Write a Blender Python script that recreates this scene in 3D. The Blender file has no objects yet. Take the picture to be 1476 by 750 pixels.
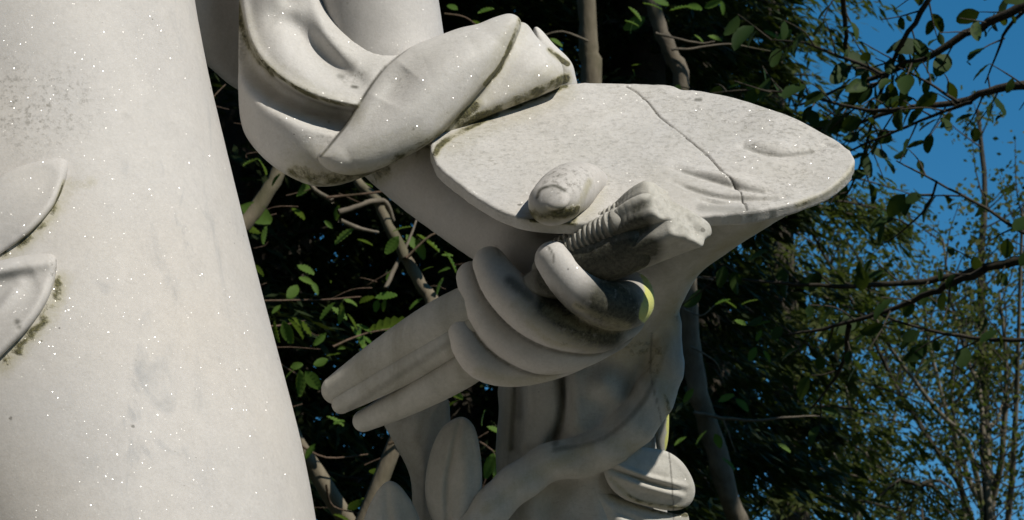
import bpy, math, random
import numpy as np
from mathutils import Vector, Matrix

rng = np.random.default_rng(11)
random.seed(11)
sc = bpy.context.scene
COL = sc.collection
R = math.radians

# ------------------------------------------------------------------ camera
PITCH = R(20.0)
CAM = np.array([0.0, 0.0, 1.60])
FWD = np.array([0.0, math.cos(PITCH), math.sin(PITCH)])
UPV = np.array([0.0, -math.sin(PITCH), math.cos(PITCH)])
RGT = np.array([1.0, 0.0, 0.0])
FPX = 4000.0            # focal length in photo pixels (photo is 1476 wide)
S = 0.0005              # metres per photo pixel at the statue
DIST = FPX * S          # 2 m to the reference plane of the statue
cam_d = bpy.data.cameras.new('camera')
cam_d.sensor_width = 36.0
cam_d.lens = 36.0 * FPX / 1476.0
cam_d.clip_start = 0.05
cam_d.clip_end = 2000.0
cam_d.dof.use_dof = True
cam_d.dof.focus_distance = 1.93
cam_d.dof.aperture_fstop = 58.0
cam = bpy.data.objects.new('camera', cam_d)
COL.objects.link(cam)
cam.location = CAM
cam.rotation_euler = (math.pi / 2 + PITCH, 0, 0)
sc.camera = cam

# ------------------------------------------------------------------ sky, sun, exposure
SUN_L = np.array([0.52, 0.80, 0.29])          # towards the sun: right, up, towards the camera
SUN_L /= np.linalg.norm(SUN_L)
SUN_W = SUN_L[0] * RGT + SUN_L[1] * UPV - SUN_L[2] * FWD
sun_el = math.asin(SUN_W[2]); sun_az = math.atan2(SUN_W[0], SUN_W[1])
world = bpy.data.worlds.new('World'); sc.world = world
world.use_nodes = True
wn = world.node_tree.nodes; wl = world.node_tree.links
for n in list(wn): wn.remove(n)
sky = wn.new('ShaderNodeTexSky'); sky.sky_type = 'NISHITA'; sky.sun_disc = False
sky.sun_elevation = sun_el; sky.sun_rotation = sun_az
sky.altitude = 800; sky.air_density = 1.0; sky.dust_density = 0.0; sky.ozone_density = 1.2
bg = wn.new('ShaderNodeBackground'); bg.inputs['Strength'].default_value = 0.115
wo = wn.new('ShaderNodeOutputWorld')
hs = wn.new('ShaderNodeHueSaturation'); hs.inputs['Saturation'].default_value = 1.42; hs.inputs['Hue'].default_value = 0.49
wl.new(sky.outputs[0], hs.inputs['Color']); wl.new(hs.outputs[0], bg.inputs['Color']); wl.new(bg.outputs[0], wo.inputs['Surface'])
sun_d = bpy.data.lights.new('sun', 'SUN'); sun_d.energy = 5.0; sun_d.angle = R(0.53); sun_d.color = (1.0, 0.94, 0.83)
sun = bpy.data.objects.new('sun', sun_d); COL.objects.link(sun)
sun.rotation_euler = Vector(SUN_W).to_track_quat('Z', 'Y').to_euler()
sun.location = (6, -6, 9)
sc.view_settings.view_transform = 'Standard'; sc.view_settings.look = 'None'
sc.view_settings.gamma = 1.0; sc.view_settings.exposure = -0.14

# ------------------------------------------------------------------ frames and helpers
ORG = CAM + DIST * FWD
def l2w(p):
    """statue-local photo-pixel units (x right, y up, z towards camera) -> world metres"""
    p = np.asarray(p, float) * S
    return ORG + p[..., 0:1] * RGT + p[..., 1:2] * UPV - p[..., 2:3] * FWD
def P(px, py, z):
    k = 1 - z / FPX
    return np.array([(px - 738.0) * k, (375.0 - py) * k, z])
def W(px, py, d):
    """world point seen at photo pixel px,py at depth d metres"""
    return CAM + d * (FWD + (px - 738.0) / FPX * RGT + (375.0 - py) / FPX * UPV)

def smooth_poly(pts, n=8, closed=True):
    pts = np.asarray(pts, float); m = len(pts); out = []
    rngi = range(m) if closed else range(m - 1)
    for i in rngi:
        if closed:
            p0, p1, p2, p3 = pts[i - 1], pts[i], pts[(i + 1) % m], pts[(i + 2) % m]
        else:
            p0, p1, p2, p3 = pts[max(i - 1, 0)], pts[i], pts[i + 1], pts[min(i + 2, m - 1)]
        for k in range(n):
            t = k / n
            out.append(0.5 * ((2 * p1) + (-p0 + p2) * t + (2 * p0 - 5 * p1 + 4 * p2 - p3) * t * t + (-p0 + 3 * p1 - 3 * p2 + p3) * t ** 3))
    if not closed: out.append(pts[-1])
    return np.array(out)

def poly_sdf(x, y, V):
    """signed distance to closed polygon, negative inside"""
    out = np.empty(len(x)); C = 40000
    A = V; B = np.roll(V, -1, 0); E = B - A; L2 = (E ** 2).sum(1) + 1e-12
    for s in range(0, len(x), C):
        X = x[s:s + C, None]; Y = y[s:s + C, None]
        wx = X - A[:, 0]; wy = Y - A[:, 1]
        t = np.clip((wx * E[:, 0] + wy * E[:, 1]) / L2, 0, 1)
        d2 = ((wx - t * E[:, 0]) ** 2 + (wy - t * E[:, 1]) ** 2).min(1)
        c = (A[:, 1] > Y) != (B[:, 1] > Y)
        xi = A[:, 0] + (Y - A[:, 1]) * E[:, 0] / np.where(np.abs(E[:, 1]) < 1e-9, 1e-9, E[:, 1])
        ins = ((c & (X < xi)).sum(1) % 2) == 1
        out[s:s + C] = np.where(ins, -1, 1) * np.sqrt(d2)
    return out

def line_dist(x, y, V):
    """distance, signed side (+ left of direction) and parameter 0..1 along an open polyline"""
    n = len(x); D = np.empty(n); SD = np.empty(n); T = np.empty(n); C = 40000
    A = V[:-1]; E = V[1:] - A; L = np.sqrt((E ** 2).sum(1)) + 1e-9; cum = np.concatenate([[0], np.cumsum(L)])
    for s in range(0, n, C):
        X = x[s:s + C, None]; Y = y[s:s + C, None]
        wx = X - A[:, 0]; wy = Y - A[:, 1]
        t = np.clip((wx * E[:, 0] + wy * E[:, 1]) / L ** 2, 0, 1)
        d2 = (wx - t * E[:, 0]) ** 2 + (wy - t * E[:, 1]) ** 2
        j = d2.argmin(1); r = np.arange(len(j))
        D[s:s + C] = np.sqrt(d2[r, j])
        cr = E[j, 0] * wy[r, j] - E[j, 1] * wx[r, j]
        SD[s:s + C] = np.sign(cr) * D[s:s + C]
        T[s:s + C] = (cum[j] + t[r, j] * L[j]) / cum[-1]
    return D, SD, T

def sstep(a, b, x):
    t = np.clip((x - a) / (b - a), 0, 1); return t * t * (3 - 2 * t)
def smin(a, b, k):
    h = np.clip(0.5 + 0.5 * (b - a) / k, 0, 1); return b * (1 - h) + a * h - k * h * (1 - h)
def smax(a, b, k): return -smin(-a, -b, k)
def rcone(p, a, b, ra, rb):
    ba = b - a; w = p - a
    t = np.clip((w @ ba) / (ba @ ba), 0, 1)
    return np.sqrt(((w - t[:, None] * ba) ** 2).sum(1)) - (ra + (rb - ra) * t)
def box_cull(p, lo, hi, margin, fn):
    """evaluate fn only near its bounding box; farther away the box distance is enough"""
    q = np.maximum(np.maximum(lo - p, p - hi), 0); bd = np.sqrt((q ** 2).sum(1))
    out = bd + 1.0; m = bd < margin
    if m.any(): out[m] = fn(p[m])
    return out
def chain(p, nodes, k=8.0, margin=75.0):
    """nodes: (px,py,z,r) joined as a smooth tapered tube"""
    Q = smooth_poly([list(P(*n[:3])) + [n[3]] for n in nodes], 4, False)
    lo = (Q[:, :3] - Q[:, 3:]).min(0); hi = (Q[:, :3] + Q[:, 3:]).max(0)
    def fn(pp):
        d = None
        for i in range(len(Q) - 1):
            e = rcone(pp, Q[i, :3], Q[i + 1, :3], Q[i, 3], Q[i + 1, 3])
            d = e if d is None else np.minimum(d, e)
        return d
    return box_cull(p, lo, hi, margin, fn)
def bake2d(fn, lo, hi, step, blur=0.0):
    """sample a function of x,y on a raster once; returns a bilinear lookup"""
    nx = int((hi[0] - lo[0]) / step) + 2; ny = int((hi[1] - lo[1]) / step) + 2
    X, Y = np.meshgrid(lo[0] + np.arange(nx) * step, lo[1] + np.arange(ny) * step, indexing='ij')
    G = fn(X.ravel(), Y.ravel()).reshape(nx, ny)
    if blur:
        m = max(1, int(2.2 * blur / step)); kr = np.exp(-.5 * (np.arange(-m, m + 1) * step / blur) ** 2); kr /= kr.sum()
        G = np.apply_along_axis(lambda c: np.convolve(np.pad(c, m, mode='edge'), kr, 'valid'), 0, G)
        G = np.apply_along_axis(lambda c: np.convolve(np.pad(c, m, mode='edge'), kr, 'valid'), 1, G)
    def f(x, y):
        u = np.clip((x - lo[0]) / step, 0, nx - 1.001); v = np.clip((y - lo[1]) / step, 0, ny - 1.001)
        i = u.astype(int); j = v.astype(int); a = u - i; b = v - j
        return (G[i, j] * (1 - a) + G[i + 1, j] * a) * (1 - b) + (G[i, j + 1] * (1 - a) + G[i + 1, j + 1] * a) * b
    return f
def ellipsoid(p, c, r):
    q = (p - np.asarray(c)) / np.asarray(r)
    k0 = np.sqrt((q ** 2).sum(1)); k1 = np.sqrt(((q / np.asarray(r)) ** 2).sum(1)) + 1e-9
    return k0 * (k0 - 1) / k1
def slab(outline, zc, t, r, bump=None, zref=None, n=6, closed_smooth=True, soft=0.0):
    """a rounded body with a traced outline: zc(x,y) its middle depth, t half thickness, bump(x,y) relief on its front"""
    zr = zref if zref is not None else 0.0
    V = np.array([P(a, b, zr)[:2] for a, b in outline])
    if closed_smooth: V = smooth_poly(V, n)
    st = max(2.0, np.ptp(V, axis=0).max() / 260)
    lo = V.min(0) - 24; hi = V.max(0) + 24
    D2 = bake2d(lambda x, y: poly_sdf(x, y, V), lo, hi, st)
    TT = bake2d(lambda x, y: t(x, y, D2(x, y)), lo, hi, st, soft) if callable(t) else None
    BB = bake2d(bump, lo, hi, st) if bump is not None else None
    def f(p):
        x, y, z = p[:, 0], p[:, 1], p[:, 2]
        far = np.sqrt((np.maximum(np.maximum(lo - p[:, :2], p[:, :2] - hi), 0) ** 2).sum(1))
        d2 = D2(x, y) + far
        zz = zc(x, y) if callable(zc) else zc
        tt = TT(x, y) if TT else t
        dz = z - zz
        if BB: tt = tt + np.where(dz > 0, BB(x, y), 0.0)
        a = d2 + r; b = np.abs(dz) - tt + r
        return np.sqrt(np.maximum(a, 0) ** 2 + np.maximum(b, 0) ** 2) + np.minimum(np.maximum(a, b), 0) - r
    return f
def gauss_line(pts, zr, w, amp, n=6):
    V = smooth_poly([P(a, b, zr)[:2] for a, b in pts], n, False)
    def f(x, y):
        d, sd, t = line_dist(x, y, V)
        return amp * np.exp(-(d / w) ** 2) * np.sin(np.clip(t, .03, .97) * math.pi) ** 0.35
    return f

def mesh_sdf(f, lo, hi, h, proj=2):
    """surface nets on an adaptively sampled distance field; returns vertices and quads"""
    lo = np.asarray(lo, float); hi = np.asarray(hi, float)
    B = 4
    nb = np.ceil((hi - lo) / (h * B)).astype(int) + 1
    gx = [lo[i] + (np.arange(nb[i]) + 0.5) * h * B for i in range(3)]
    G = np.stack(np.meshgrid(*gx, indexing='ij'), -1).reshape(-1, 3)
    dc = np.empty(len(G))
    for s in range(0, len(G), 200000): dc[s:s + 200000] = f(G[s:s + 200000])
    dc = dc.reshape(nb)
    act = np.abs(dc) < h * B * 1.6
    F = np.repeat(np.repeat(np.repeat(np.where(dc > 0, 1e3, -1e3), B, 0), B, 1), B, 2).astype(np.float32)
    ai = np.argwhere(act)
    off = np.stack(np.meshgrid(*[np.arange(B)] * 3, indexing='ij'), -1).reshape(-1, 3)
    for s in range(0, len(ai), 3000):
        I = (ai[s:s + 3000, None, :] * B + off[None]).reshape(-1, 3)
        F[I[:, 0], I[:, 1], I[:, 2]] = f(lo + (I + 0.5) * h)
    n = np.array(F.shape)
    sg = F < 0
    cnt = np.zeros(n - 1, np.int8)
    for a in (0, 1):
        for b in (0, 1):
            for c in (0, 1):
                cnt += sg[a:n[0] - 1 + a, b:n[1] - 1 + b, c:n[2] - 1 + c]
    cells = np.argwhere((cnt > 0) & (cnt < 8))
    idx = np.full(n - 1, -1, np.int64); idx[cells[:, 0], cells[:, 1], cells[:, 2]] = np.arange(len(cells))
    acc = np.zeros((len(cells), 3)); num = np.zeros(len(cells))
    for ax in range(3):
        for u in (0, 1):
            for v in (0, 1):
                o0 = [0, 0, 0]; o0[(ax + 1) % 3] = u; o0[(ax + 2) % 3] = v; o0 = np.array(o0)
                o1 = o0.copy(); o1[ax] = 1
                i0 = cells + o0; i1 = cells + o1
                a = F[i0[:, 0], i0[:, 1], i0[:, 2]].astype(float); b = F[i1[:, 0], i1[:, 1], i1[:, 2]].astype(float)
                m = (a < 0) != (b < 0)
                t = np.where(m, a / np.where(m, a - b, 1), 0)
                pt = cells + o0 + t[:, None] * (o1 - o0)
                acc += np.where(m[:, None], pt, 0); num += m
    V = lo + (acc / num[:, None] + 0.5) * h
    quads = []
    for ax in range(3):
        b1, b2 = (ax + 1) % 3, (ax + 2) % 3
        sl0 = [slice(None)] * 3; sl1 = [slice(None)] * 3
        sl0[ax] = slice(0, n[ax] - 1); sl1[ax] = slice(1, n[ax])
        s0, s1 = sg[tuple(sl0)], sg[tuple(sl1)]
        E = np.argwhere(s0 != s1)
        ok = (E[:, b1] > 0) & (E[:, b2] > 0) & (E[:, b1] < n[b1] - 1) & (E[:, b2] < n[b2] - 1)
        E = E[ok]; inside = s0[E[:, 0], E[:, 1], E[:, 2]]
        q = []
        for du, dv in ((1, 1), (0, 1), (0, 0), (1, 0)):
            c = E.copy(); c[:, b1] -= du; c[:, b2] -= dv
            q.append(idx[c[:, 0], c[:, 1], c[:, 2]])
        q = np.stack(q, 1)
        q[~inside] = q[~inside][:, ::-1]
        quads.append(q)
    Q = np.concatenate(quads); Q = Q[(Q >= 0).all(1)]
    e = h * 0.25
    for _ in range(proj):
        d = f(V)
        g = np.stack([f(V + np.eye(3)[i] * e) - d for i in range(3)], 1) / e
        g2 = (g ** 2).sum(1) + 1e-6
        V = V - np.clip(d / np.maximum(g2, 0.3), -h * .6, h * .6)[:, None] * g
    return V, Q

def make_mesh(name, V, Q):
    me = bpy.data.meshes.new(name)
    V = np.ascontiguousarray(V, np.float32); Q = np.ascontiguousarray(Q, np.int32)
    k = Q.shape[1]
    me.vertices.add(len(V)); me.vertices.foreach_set('co', V.ravel())
    me.loops.add(Q.size); me.loops.foreach_set('vertex_index', Q.ravel())
    me.polygons.add(len(Q))
    me.polygons.foreach_set('loop_start', np.arange(0, Q.size, k, dtype=np.int32))
    me.update(calc_edges=True); me.validate()
    return me
def smooth(me):
    me.polygons.foreach_set('use_smooth', np.ones(len(me.polygons), bool)); me.update()

def obj(name, me, mat=None, parent=None):
    o = bpy.data.objects.new(name, me); COL.objects.link(o)
    if parent is not None: o.parent = parent
    if mat is not None: me.materials.append(mat)
    return o
def tag(o, label=None, cat=None, group=None, kind=None):
    if label: o['label'] = label
    if cat: o['category'] = cat
    if group: o['group'] = group
    if kind: o['kind'] = kind
    return o
def empty(name, loc):
    o = bpy.data.objects.new(name, None); COL.objects.link(o); o.location = tuple(loc); o.empty_display_size = 0.1
    return o

# ------------------------------------------------------------------ materials
class NT:
    def __init__(s, name):
        s.m = bpy.data.materials.new(name); s.m.use_nodes = True; s.t = s.m.node_tree
        for n in list(s.t.nodes): s.t.nodes.remove(n)
    def n(s, typ, **kw):
        nd = s.t.nodes.new(typ)
        for k, v in kw.items():
            if k.startswith('_'): setattr(nd, k[1:], v)
            else:
                key = int(k[1:]) if k[0] == 'i' and k[1:].isdigit() else k.replace('_', ' ')
                s.set(nd.inputs[key], v)
        return nd
    def set(s, inp, v):
        if isinstance(v, bpy.types.NodeSocket): s.t.links.new(v, inp)
        else: inp.default_value = v
    def ramp(s, fac, a, b, ca=(0, 0, 0, 1), cb=(1, 1, 1, 1)):
        r = s.n('ShaderNodeValToRGB'); s.set(r.inputs[0], fac)
        r.color_ramp.elements[0].position = a; r.color_ramp.elements[0].color = ca
        r.color_ramp.elements[1].position = b; r.color_ramp.elements[1].color = cb
        return r.outputs[0]
    def mix(s, fac, a, b, mode='MIX'):
        m = s.n('ShaderNodeMix', _data_type='RGBA', _blend_type=mode)
        s.set(m.inputs[0], fac); s.set(m.inputs[6], a); s.set(m.inputs[7], b); return m.outputs[2]
    def math(s, op, a, b=0.0, c=None):
        m = s.n('ShaderNodeMath', _operation=op); s.set(m.inputs[0], a); s.set(m.inputs[1], b)
        if c is not None: s.set(m.inputs[2], c)
        return m.outputs[0]
    def noise(s, vec, scale, detail=4, rough=0.55, dist=0.0):
        n = s.n('ShaderNodeTexNoise', Scale=scale, Detail=detail, Roughness=rough, Distortion=dist); s.set(n.inputs['Vector'], vec)
        return n.outputs[0]
    def attr(s, name):
        return s.n('ShaderNodeAttribute', _attribute_name=name).outputs['Fac']
    def out(s, sh): 
        o = s.n('ShaderNodeOutputMaterial'); s.t.links.new(sh, o.inputs[0]); return s.m

def marble(name, base, rough_amt=1.0, pitted=0.0, vein=0.5, glint=.04, stain=0.0):
    t = NT(name)
    co = t.n('ShaderNodeTexCoord').outputs['Object']
    # soft grey cloudiness and drawn-out veins
    mp = t.n('ShaderNodeMapping'); t.set(mp.inputs[0], co); mp.inputs['Scale'].default_value = (1.0, 1.0, 0.28); mp.inputs['Rotation'].default_value = (0.2, 0.35, 0.3)
    cloud = t.noise(co, 9, 5, .6)
    veinn = t.noise(mp.outputs[0], 34, 6, .62, 1.2)
    big = t.noise(mp.outputs[0], 6, 3, .5)
    c = t.mix(t.ramp(cloud, .3, .75), base + (1,), (base[0] * .86, base[1] * .87, base[2] * .89, 1))
    vm = t.math('MULTIPLY', t.ramp(veinn, .56, .72), t.ramp(big, .5, .64))
    c = t.mix(t.math('MULTIPLY', vm, vein), c, (.31, .32, .335, 1))
    warm = t.noise(co, 4.0, 3, .5)
    c = t.mix(t.math('MULTIPLY', t.ramp(warm, .52, .75), .35), c, (base[0] * .98, base[1] * .90, base[2] * .78, 1))
    # pale pitted weathering: short flecks
    mp2 = t.n('ShaderNodeMapping'); t.set(mp2.inputs[0], co); mp2.inputs['Scale'].default_value = (.42, 1.0, 1.1)
    fl = t.noise(mp2.outputs[0], 330, 4, .6)
    fl2 = t.noise(co, 22, 3, .6)
    pm = t.math('MULTIPLY', t.ramp(fl, .55, .70), t.ramp(fl2, .34, .66))
    c = t.mix(t.math('MULTIPLY', pm, .18 + .5 * pitted), c, (.25, .235, .20, 1))
    # scattered dark specks of dirt
    vo = t.n('ShaderNodeTexVoronoi', Scale=85.0); t.set(vo.inputs['Vector'], co)
    sp = t.math('MULTIPLY', t.ramp(vo.outputs['Distance'], .045, .075, (1, 1, 1, 1), (0, 0, 0, 1)), t.ramp(t.noise(co, 19, 2), .56, .62))
    vo2 = t.n('ShaderNodeTexVoronoi', Scale=24.0); t.set(vo2.inputs['Vector'], co)
    sp2 = t.ramp(t.math('ADD', vo2.outputs['Distance'], t.math('MULTIPLY', t.noise(co, 260, 3), .06)), .06, .075, (1, 1, 1, 1), (0, 0, 0, 1))
    c = t.mix(t.math('MULTIPLY', t.math('MAXIMUM', sp, sp2), .7), c, (.09, .085, .07, 1))
    if stain:
        mps = t.n('ShaderNodeMapping'); t.set(mps.inputs[0], co); mps.inputs['Scale'].default_value = (1, 1, .35)
        sn = t.noise(mps.outputs[0], 24, 6, .68, .6)
        c = t.mix(t.math('MULTIPLY', t.ramp(sn, .42, .72), stain), c, (.20, .19, .135, 1))
    mot = t.noise(co, 430, 3, .7); mot2 = t.noise(co, 95, 4, .65)
    c = t.mix(1.0, c, t.mix(t.ramp(t.math('ADD', t.math('MULTIPLY', mot, .6), t.math('MULTIPLY', mot2, .4)), .34, .66), (.89, .885, .875, 1), (1.04, 1.035, 1.03, 1)), 'MULTIPLY')
    # growth, dirt and some painted-in shade, carried on the stone as marks
    brk = t.noise(co, 150, 5, .65); brk2 = t.noise(co, 420, 4, .7)
    gr = t.attr('grime_shade')
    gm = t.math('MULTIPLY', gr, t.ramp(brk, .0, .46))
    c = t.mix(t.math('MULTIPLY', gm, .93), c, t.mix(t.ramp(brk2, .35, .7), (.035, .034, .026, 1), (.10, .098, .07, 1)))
    dst = t.attr('dust')
    c = t.mix(t.math('MULTIPLY', dst, t.ramp(t.noise(co, 240, 5, .75), .50, .66)), c, (.12, .11, .09, 1))
    mo = t.attr('moss')
    patch = t.noise(co, 38, 4, .6)
    mv = t.math('MULTIPLY', mo, t.ramp(patch, .30, .58, (.35, .35, .35, 1)))
    sta = t.math('MULTIPLY', t.ramp(t.math('ADD', mv, t.math('MULTIPLY', t.math('SUBTRACT', brk2, .5), .5)), .02, .55), t.ramp(mo, .0, .12))
    c = t.mix(t.math('MULTIPLY', sta, .75), c, t.mix(patch, (.26, .235, .12, 1), (.40, .37, .26, 1)))
    mm = t.ramp(t.math('ADD', mv, t.math('MULTIPLY', t.math('SUBTRACT', brk, .5), .9)), .42, .66)
    mm = t.math('MULTIPLY', mm, t.ramp(mo, .1, .3))
    c = t.mix(t.math('MULTIPLY', mm, .92), c, t.mix(t.ramp(brk2, .35, .65), (.028, .027, .012, 1), (.12, .11, .035, 1)))
    li = t.attr('lichen')
    c = t.mix(t.math('MULTIPLY', t.ramp(t.math('ADD', li, t.math('MULTIPLY', t.math('SUBTRACT', brk, .5), 1.2)), .35, .6), t.ramp(li, .05, .25)), c, t.mix(brk2, (.42, .44, .10, 1), (.60, .60, .24, 1)))
    ck = t.attr('crack')
    c = t.mix(t.math('MULTIPLY', ck, .9), c, (.05, .045, .035, 1))
    # relief
    b1 = t.noise(co, 700, 3, .7); b2 = t.noise(co, 120, 4, .6)
    hgt = t.math('ADD', t.math('MULTIPLY', b1, .35 * rough_amt), t.math('ADD', t.math('MULTIPLY', b2, .55 * rough_amt), t.math('MULTIPLY', pm, -1.2 * pitted)))
    hgt = t.math('ADD', hgt, t.math('MULTIPLY', mm, t.math('MULTIPLY', brk2, 3.0)))
    bp = t.n('ShaderNodeBump', Strength=.55, Distance=.0009); t.set(bp.inputs['Height'], hgt)
    # crystal facets: each tiny cell is a mirror-like grain with its own tilt
    vc = t.n('ShaderNodeTexVoronoi', Scale=1150.0); t.set(vc.inputs['Vector'], co)
    cv = t.n('ShaderNodeVectorMath', _operation='SUBTRACT'); t.set(cv.inputs[0], vc.outputs['Color']); cv.inputs[1].default_value = (.5, .5, .5)
    ge = t.n('ShaderNodeNewGeometry')
    sc_ = t.n('ShaderNodeVectorMath', _operation='SCALE'); t.set(sc_.inputs[0], cv.outputs[0]); sc_.inputs['Scale'].default_value = 1.6
    ad = t.n('ShaderNodeVectorMath', _operation='ADD'); t.set(ad.inputs[0], ge.outputs['Normal']); t.set(ad.inputs[1], sc_.outputs[0])
    nz = t.n('ShaderNodeVectorMath', _operation='NORMALIZE'); t.set(nz.inputs[0], ad.outputs[0])
    gl = t.n('ShaderNodeBsdfAnisotropic'); gl.distribution = 'GGX'; gl.inputs['Roughness'].default_value = .17
    t.set(gl.inputs['Normal'], nz.outputs[0]); gl.inputs['Color'].default_value = (1, 1, 1, 1)
    pr = t.n('ShaderNodeBsdfPrincipled', Roughness=.62)
    t.set(pr.inputs['Base Color'], c); t.set(pr.inputs['Normal'], bp.outputs[0])
    pr.inputs['Specular IOR Level'].default_value = .32
    ms = t.n('ShaderNodeMixShader'); 
    fac = t.math('MULTIPLY', t.ramp(vc.outputs['Distance'], .30, .36, (1, 1, 1, 1), (0, 0, 0, 1)), glint)
    clean = t.math('SUBTRACT', 1.0, t.math('MINIMUM', t.math('ADD', t.math('ADD', mm, gm), t.math('MULTIPLY', li, 1.0)), 1.0))
    t.set(ms.inputs[0], t.math('MULTIPLY', fac, clean)); t.t.links.new(pr.outputs[0], ms.inputs[1]); t.t.links.new(gl.outputs[0], ms.inputs[2])
    return t.out(ms.outputs[0])

M_BODY = marble('marble_polished', (.555, .533, .512), .6, 0.0, .9)
M_DRAPE = marble('marble_drapery', (.60, .58, .555), .9, .12, .3, .04, .22)
M_PAL = marble('marble_weathered', (.585, .565, .54), 1.3, .55, .15, .03, .22)
M_STUMP = marble('marble_support', (.52, .505, .465), 1.1, .2, .3, .02, .55)

def bark(name, c1, c2, scale=30):
    t = NT(name); co = t.n('ShaderNodeTexCoord').outputs['Object']
    mp = t.n('ShaderNodeMapping'); t.set(mp.inputs[0], co); mp.inputs['Scale'].default_value = (1, 1, .35)
    a = t.noise(mp.outputs[0], scale, 6, .65); b = t.noise(co, scale * .25, 3)
    c = t.mix(t.ramp(a, .3, .7), c1 + (1,), c2 + (1,))
    c = t.mix(t.math('MULTIPLY', t.ramp(b, .5, .68), .7), c, (c1[0] * .5, c1[1] * .6, c1[2] * .4, 1))
    bp = t.n('ShaderNodeBump', Strength=.8, Distance=.006); t.set(bp.inputs['Height'], a)
    pr = t.n('ShaderNodeBsdfPrincipled', Roughness=.85); t.set(pr.inputs['Base Color'], c); t.set(pr.inputs['Normal'], bp.outputs[0])
    pr.inputs['Specular IOR Level'].default_value = .2
    return t.out(pr.outputs[0])
def leafmat(name, c1, c2, trans=.35, rough=.6, scale=3.0):
    t = NT(name); co = t.n('ShaderNodeTexCoord').outputs['Object']
    oi = t.n('ShaderNodeObjectInfo').outputs['Random']
    ri = t.n('ShaderNodeNewGeometry').outputs['Random Per Island']
    v = t.math('FRACT', t.math('ADD', t.math('MULTIPLY', oi, 3.7), t.math('ADD', ri, t.math('MULTIPLY', t.noise(co, scale, 2), .6))))
    c = t.mix(v, c1 + (1,), c2 + (1,))
    pr = t.n('ShaderNodeBsdfPrincipled', Roughness=rough); t.set(pr.inputs['Base Color'], c); pr.inputs['Specular IOR Level'].default_value = .15
    tr = t.n('ShaderNodeBsdfTranslucent'); t.set(tr.inputs['Color'], t.mix(.5, c, (.20, .28, .03, 1)))
    ms = t.n('ShaderNodeMixShader'); ms.inputs[0].default_value = trans
    t.t.links.new(pr.outputs[0], ms.inputs[1]); t.t.links.new(tr.outputs[0], ms.inputs[2])
    return t.out(ms.outputs[0])

# ================================================================== the marble statue
TP = math.tan(PITCH)
def w2l(p):
    q = (np.asarray(p, float) - ORG) / S
    return np.array([q @ RGT, q @ UPV, -(q @ FWD)])
PLINTH_TOP = 0.80
def body_cz(Y): return 80.0 - TP * Y
bc_w = l2w(np.array([-758.0, 0.0, 80.0]))
BASE = np.array([bc_w[0], bc_w[1], PLINTH_TOP])
statue = empty('marble_statue', BASE)
tag(statue, 'white weathered marble statue holding a painter\'s palette and brushes beside a carved tree stump', 'statue')

def vpx(V):
    k = 1 - V[:, 2] / FPX
    return V[:, 0] / k + 738.0, 375.0 - V[:, 1] / k
CH = ('moss', 'grime_shade', 'lichen', 'crack', 'dust')
def stone(name, V, Q, mat, parent, marks=(), flat=False):
    me = make_mesh(name, l2w(V) - BASE, Q)
    smooth(me)
    px, py = vpx(V)
    vals = {c: np.zeros(len(V)) for c in CH}
    for mk in marks:
        ch, pts, w, st = mk[:4]
        pts = np.array(pts, float)
        if len(pts) == 1: d = np.hypot(px - pts[0, 0], py - pts[0, 1])
        else: d = line_dist(px, py, smooth_poly(pts, 5, False) if len(pts) > 2 else pts)[0]
        v = st * (1 - sstep(0.12 * w, w, d))
        if len(mk) > 4: v = v * ((V[:, 2] > mk[4][0]) & (V[:, 2] < mk[4][1]))
        vals[ch] = np.maximum(vals[ch], v)
    for c in CH:
        a = me.attributes.new(c, 'FLOAT', 'POINT'); a.data.foreach_set('value', vals[c].astype(np.float32))
    return obj(name, me, mat, parent)

# ---- palette: a thick disc with the outline of a painter's palette, tilted up and towards the viewer
PN = np.array([0.0, 0.862, 0.507]); PN /= np.linalg.norm(PN)
PE1 = np.array([1.0, 0, 0]); PE2 = np.cross(PN, PE1)
PO = P(930, 215, 40)
def to_plane(px, py):
    d = np.array([(px - 738) / FPX, (375 - py) / FPX, -1.0]); o = np.array([0, 0, FPX])
    t = ((PO - o) @ PN) / (d @ PN); q = o + t * d - PO
    return q @ PE1, q @ PE2
def plane_z(x, y): return PO[2] - ((y - PO[1]) * PN[1] + (x - PO[0]) * PN[0]) / PN[2]
pal_out = [(625, 226), (620, 205), (636, 180), (690, 150), (755, 130), (815, 121), (860, 120), (905, 120), (948, 121), (970, 123.5), (984, 129.5),
           (1012, 131), (1060, 140), (1110, 158), (1160, 178), (1200, 198), (1225, 216), (1232, 233), (1222, 251), (1195, 272), (1150, 290), (1100, 303),
           (1060, 308), (1000, 311), (900, 319), (830, 321), (765, 317), (722, 304), (682, 281), (648, 256), (631, 240)]
PV = smooth_poly([to_plane(*p) for p in pal_out], 5)
PV = PV + np.random.default_rng(8).normal(0, .55, PV.shape)
def plane_line(pts): return smooth_poly([to_plane(*p) for p in pts], 6, False)
crack_px = [(898, 122), (915, 131), (935, 147), (955, 168), (975, 190), (1000, 208), (1022, 224), (1038, 240), (1047, 256), (1060, 268), (1068, 280), (1075, 303)]
CRK = np.array([to_plane(*p) for p in crack_px]) + np.random.default_rng(3).normal(0, 2.2, (len(crack_px), 2))
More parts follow.
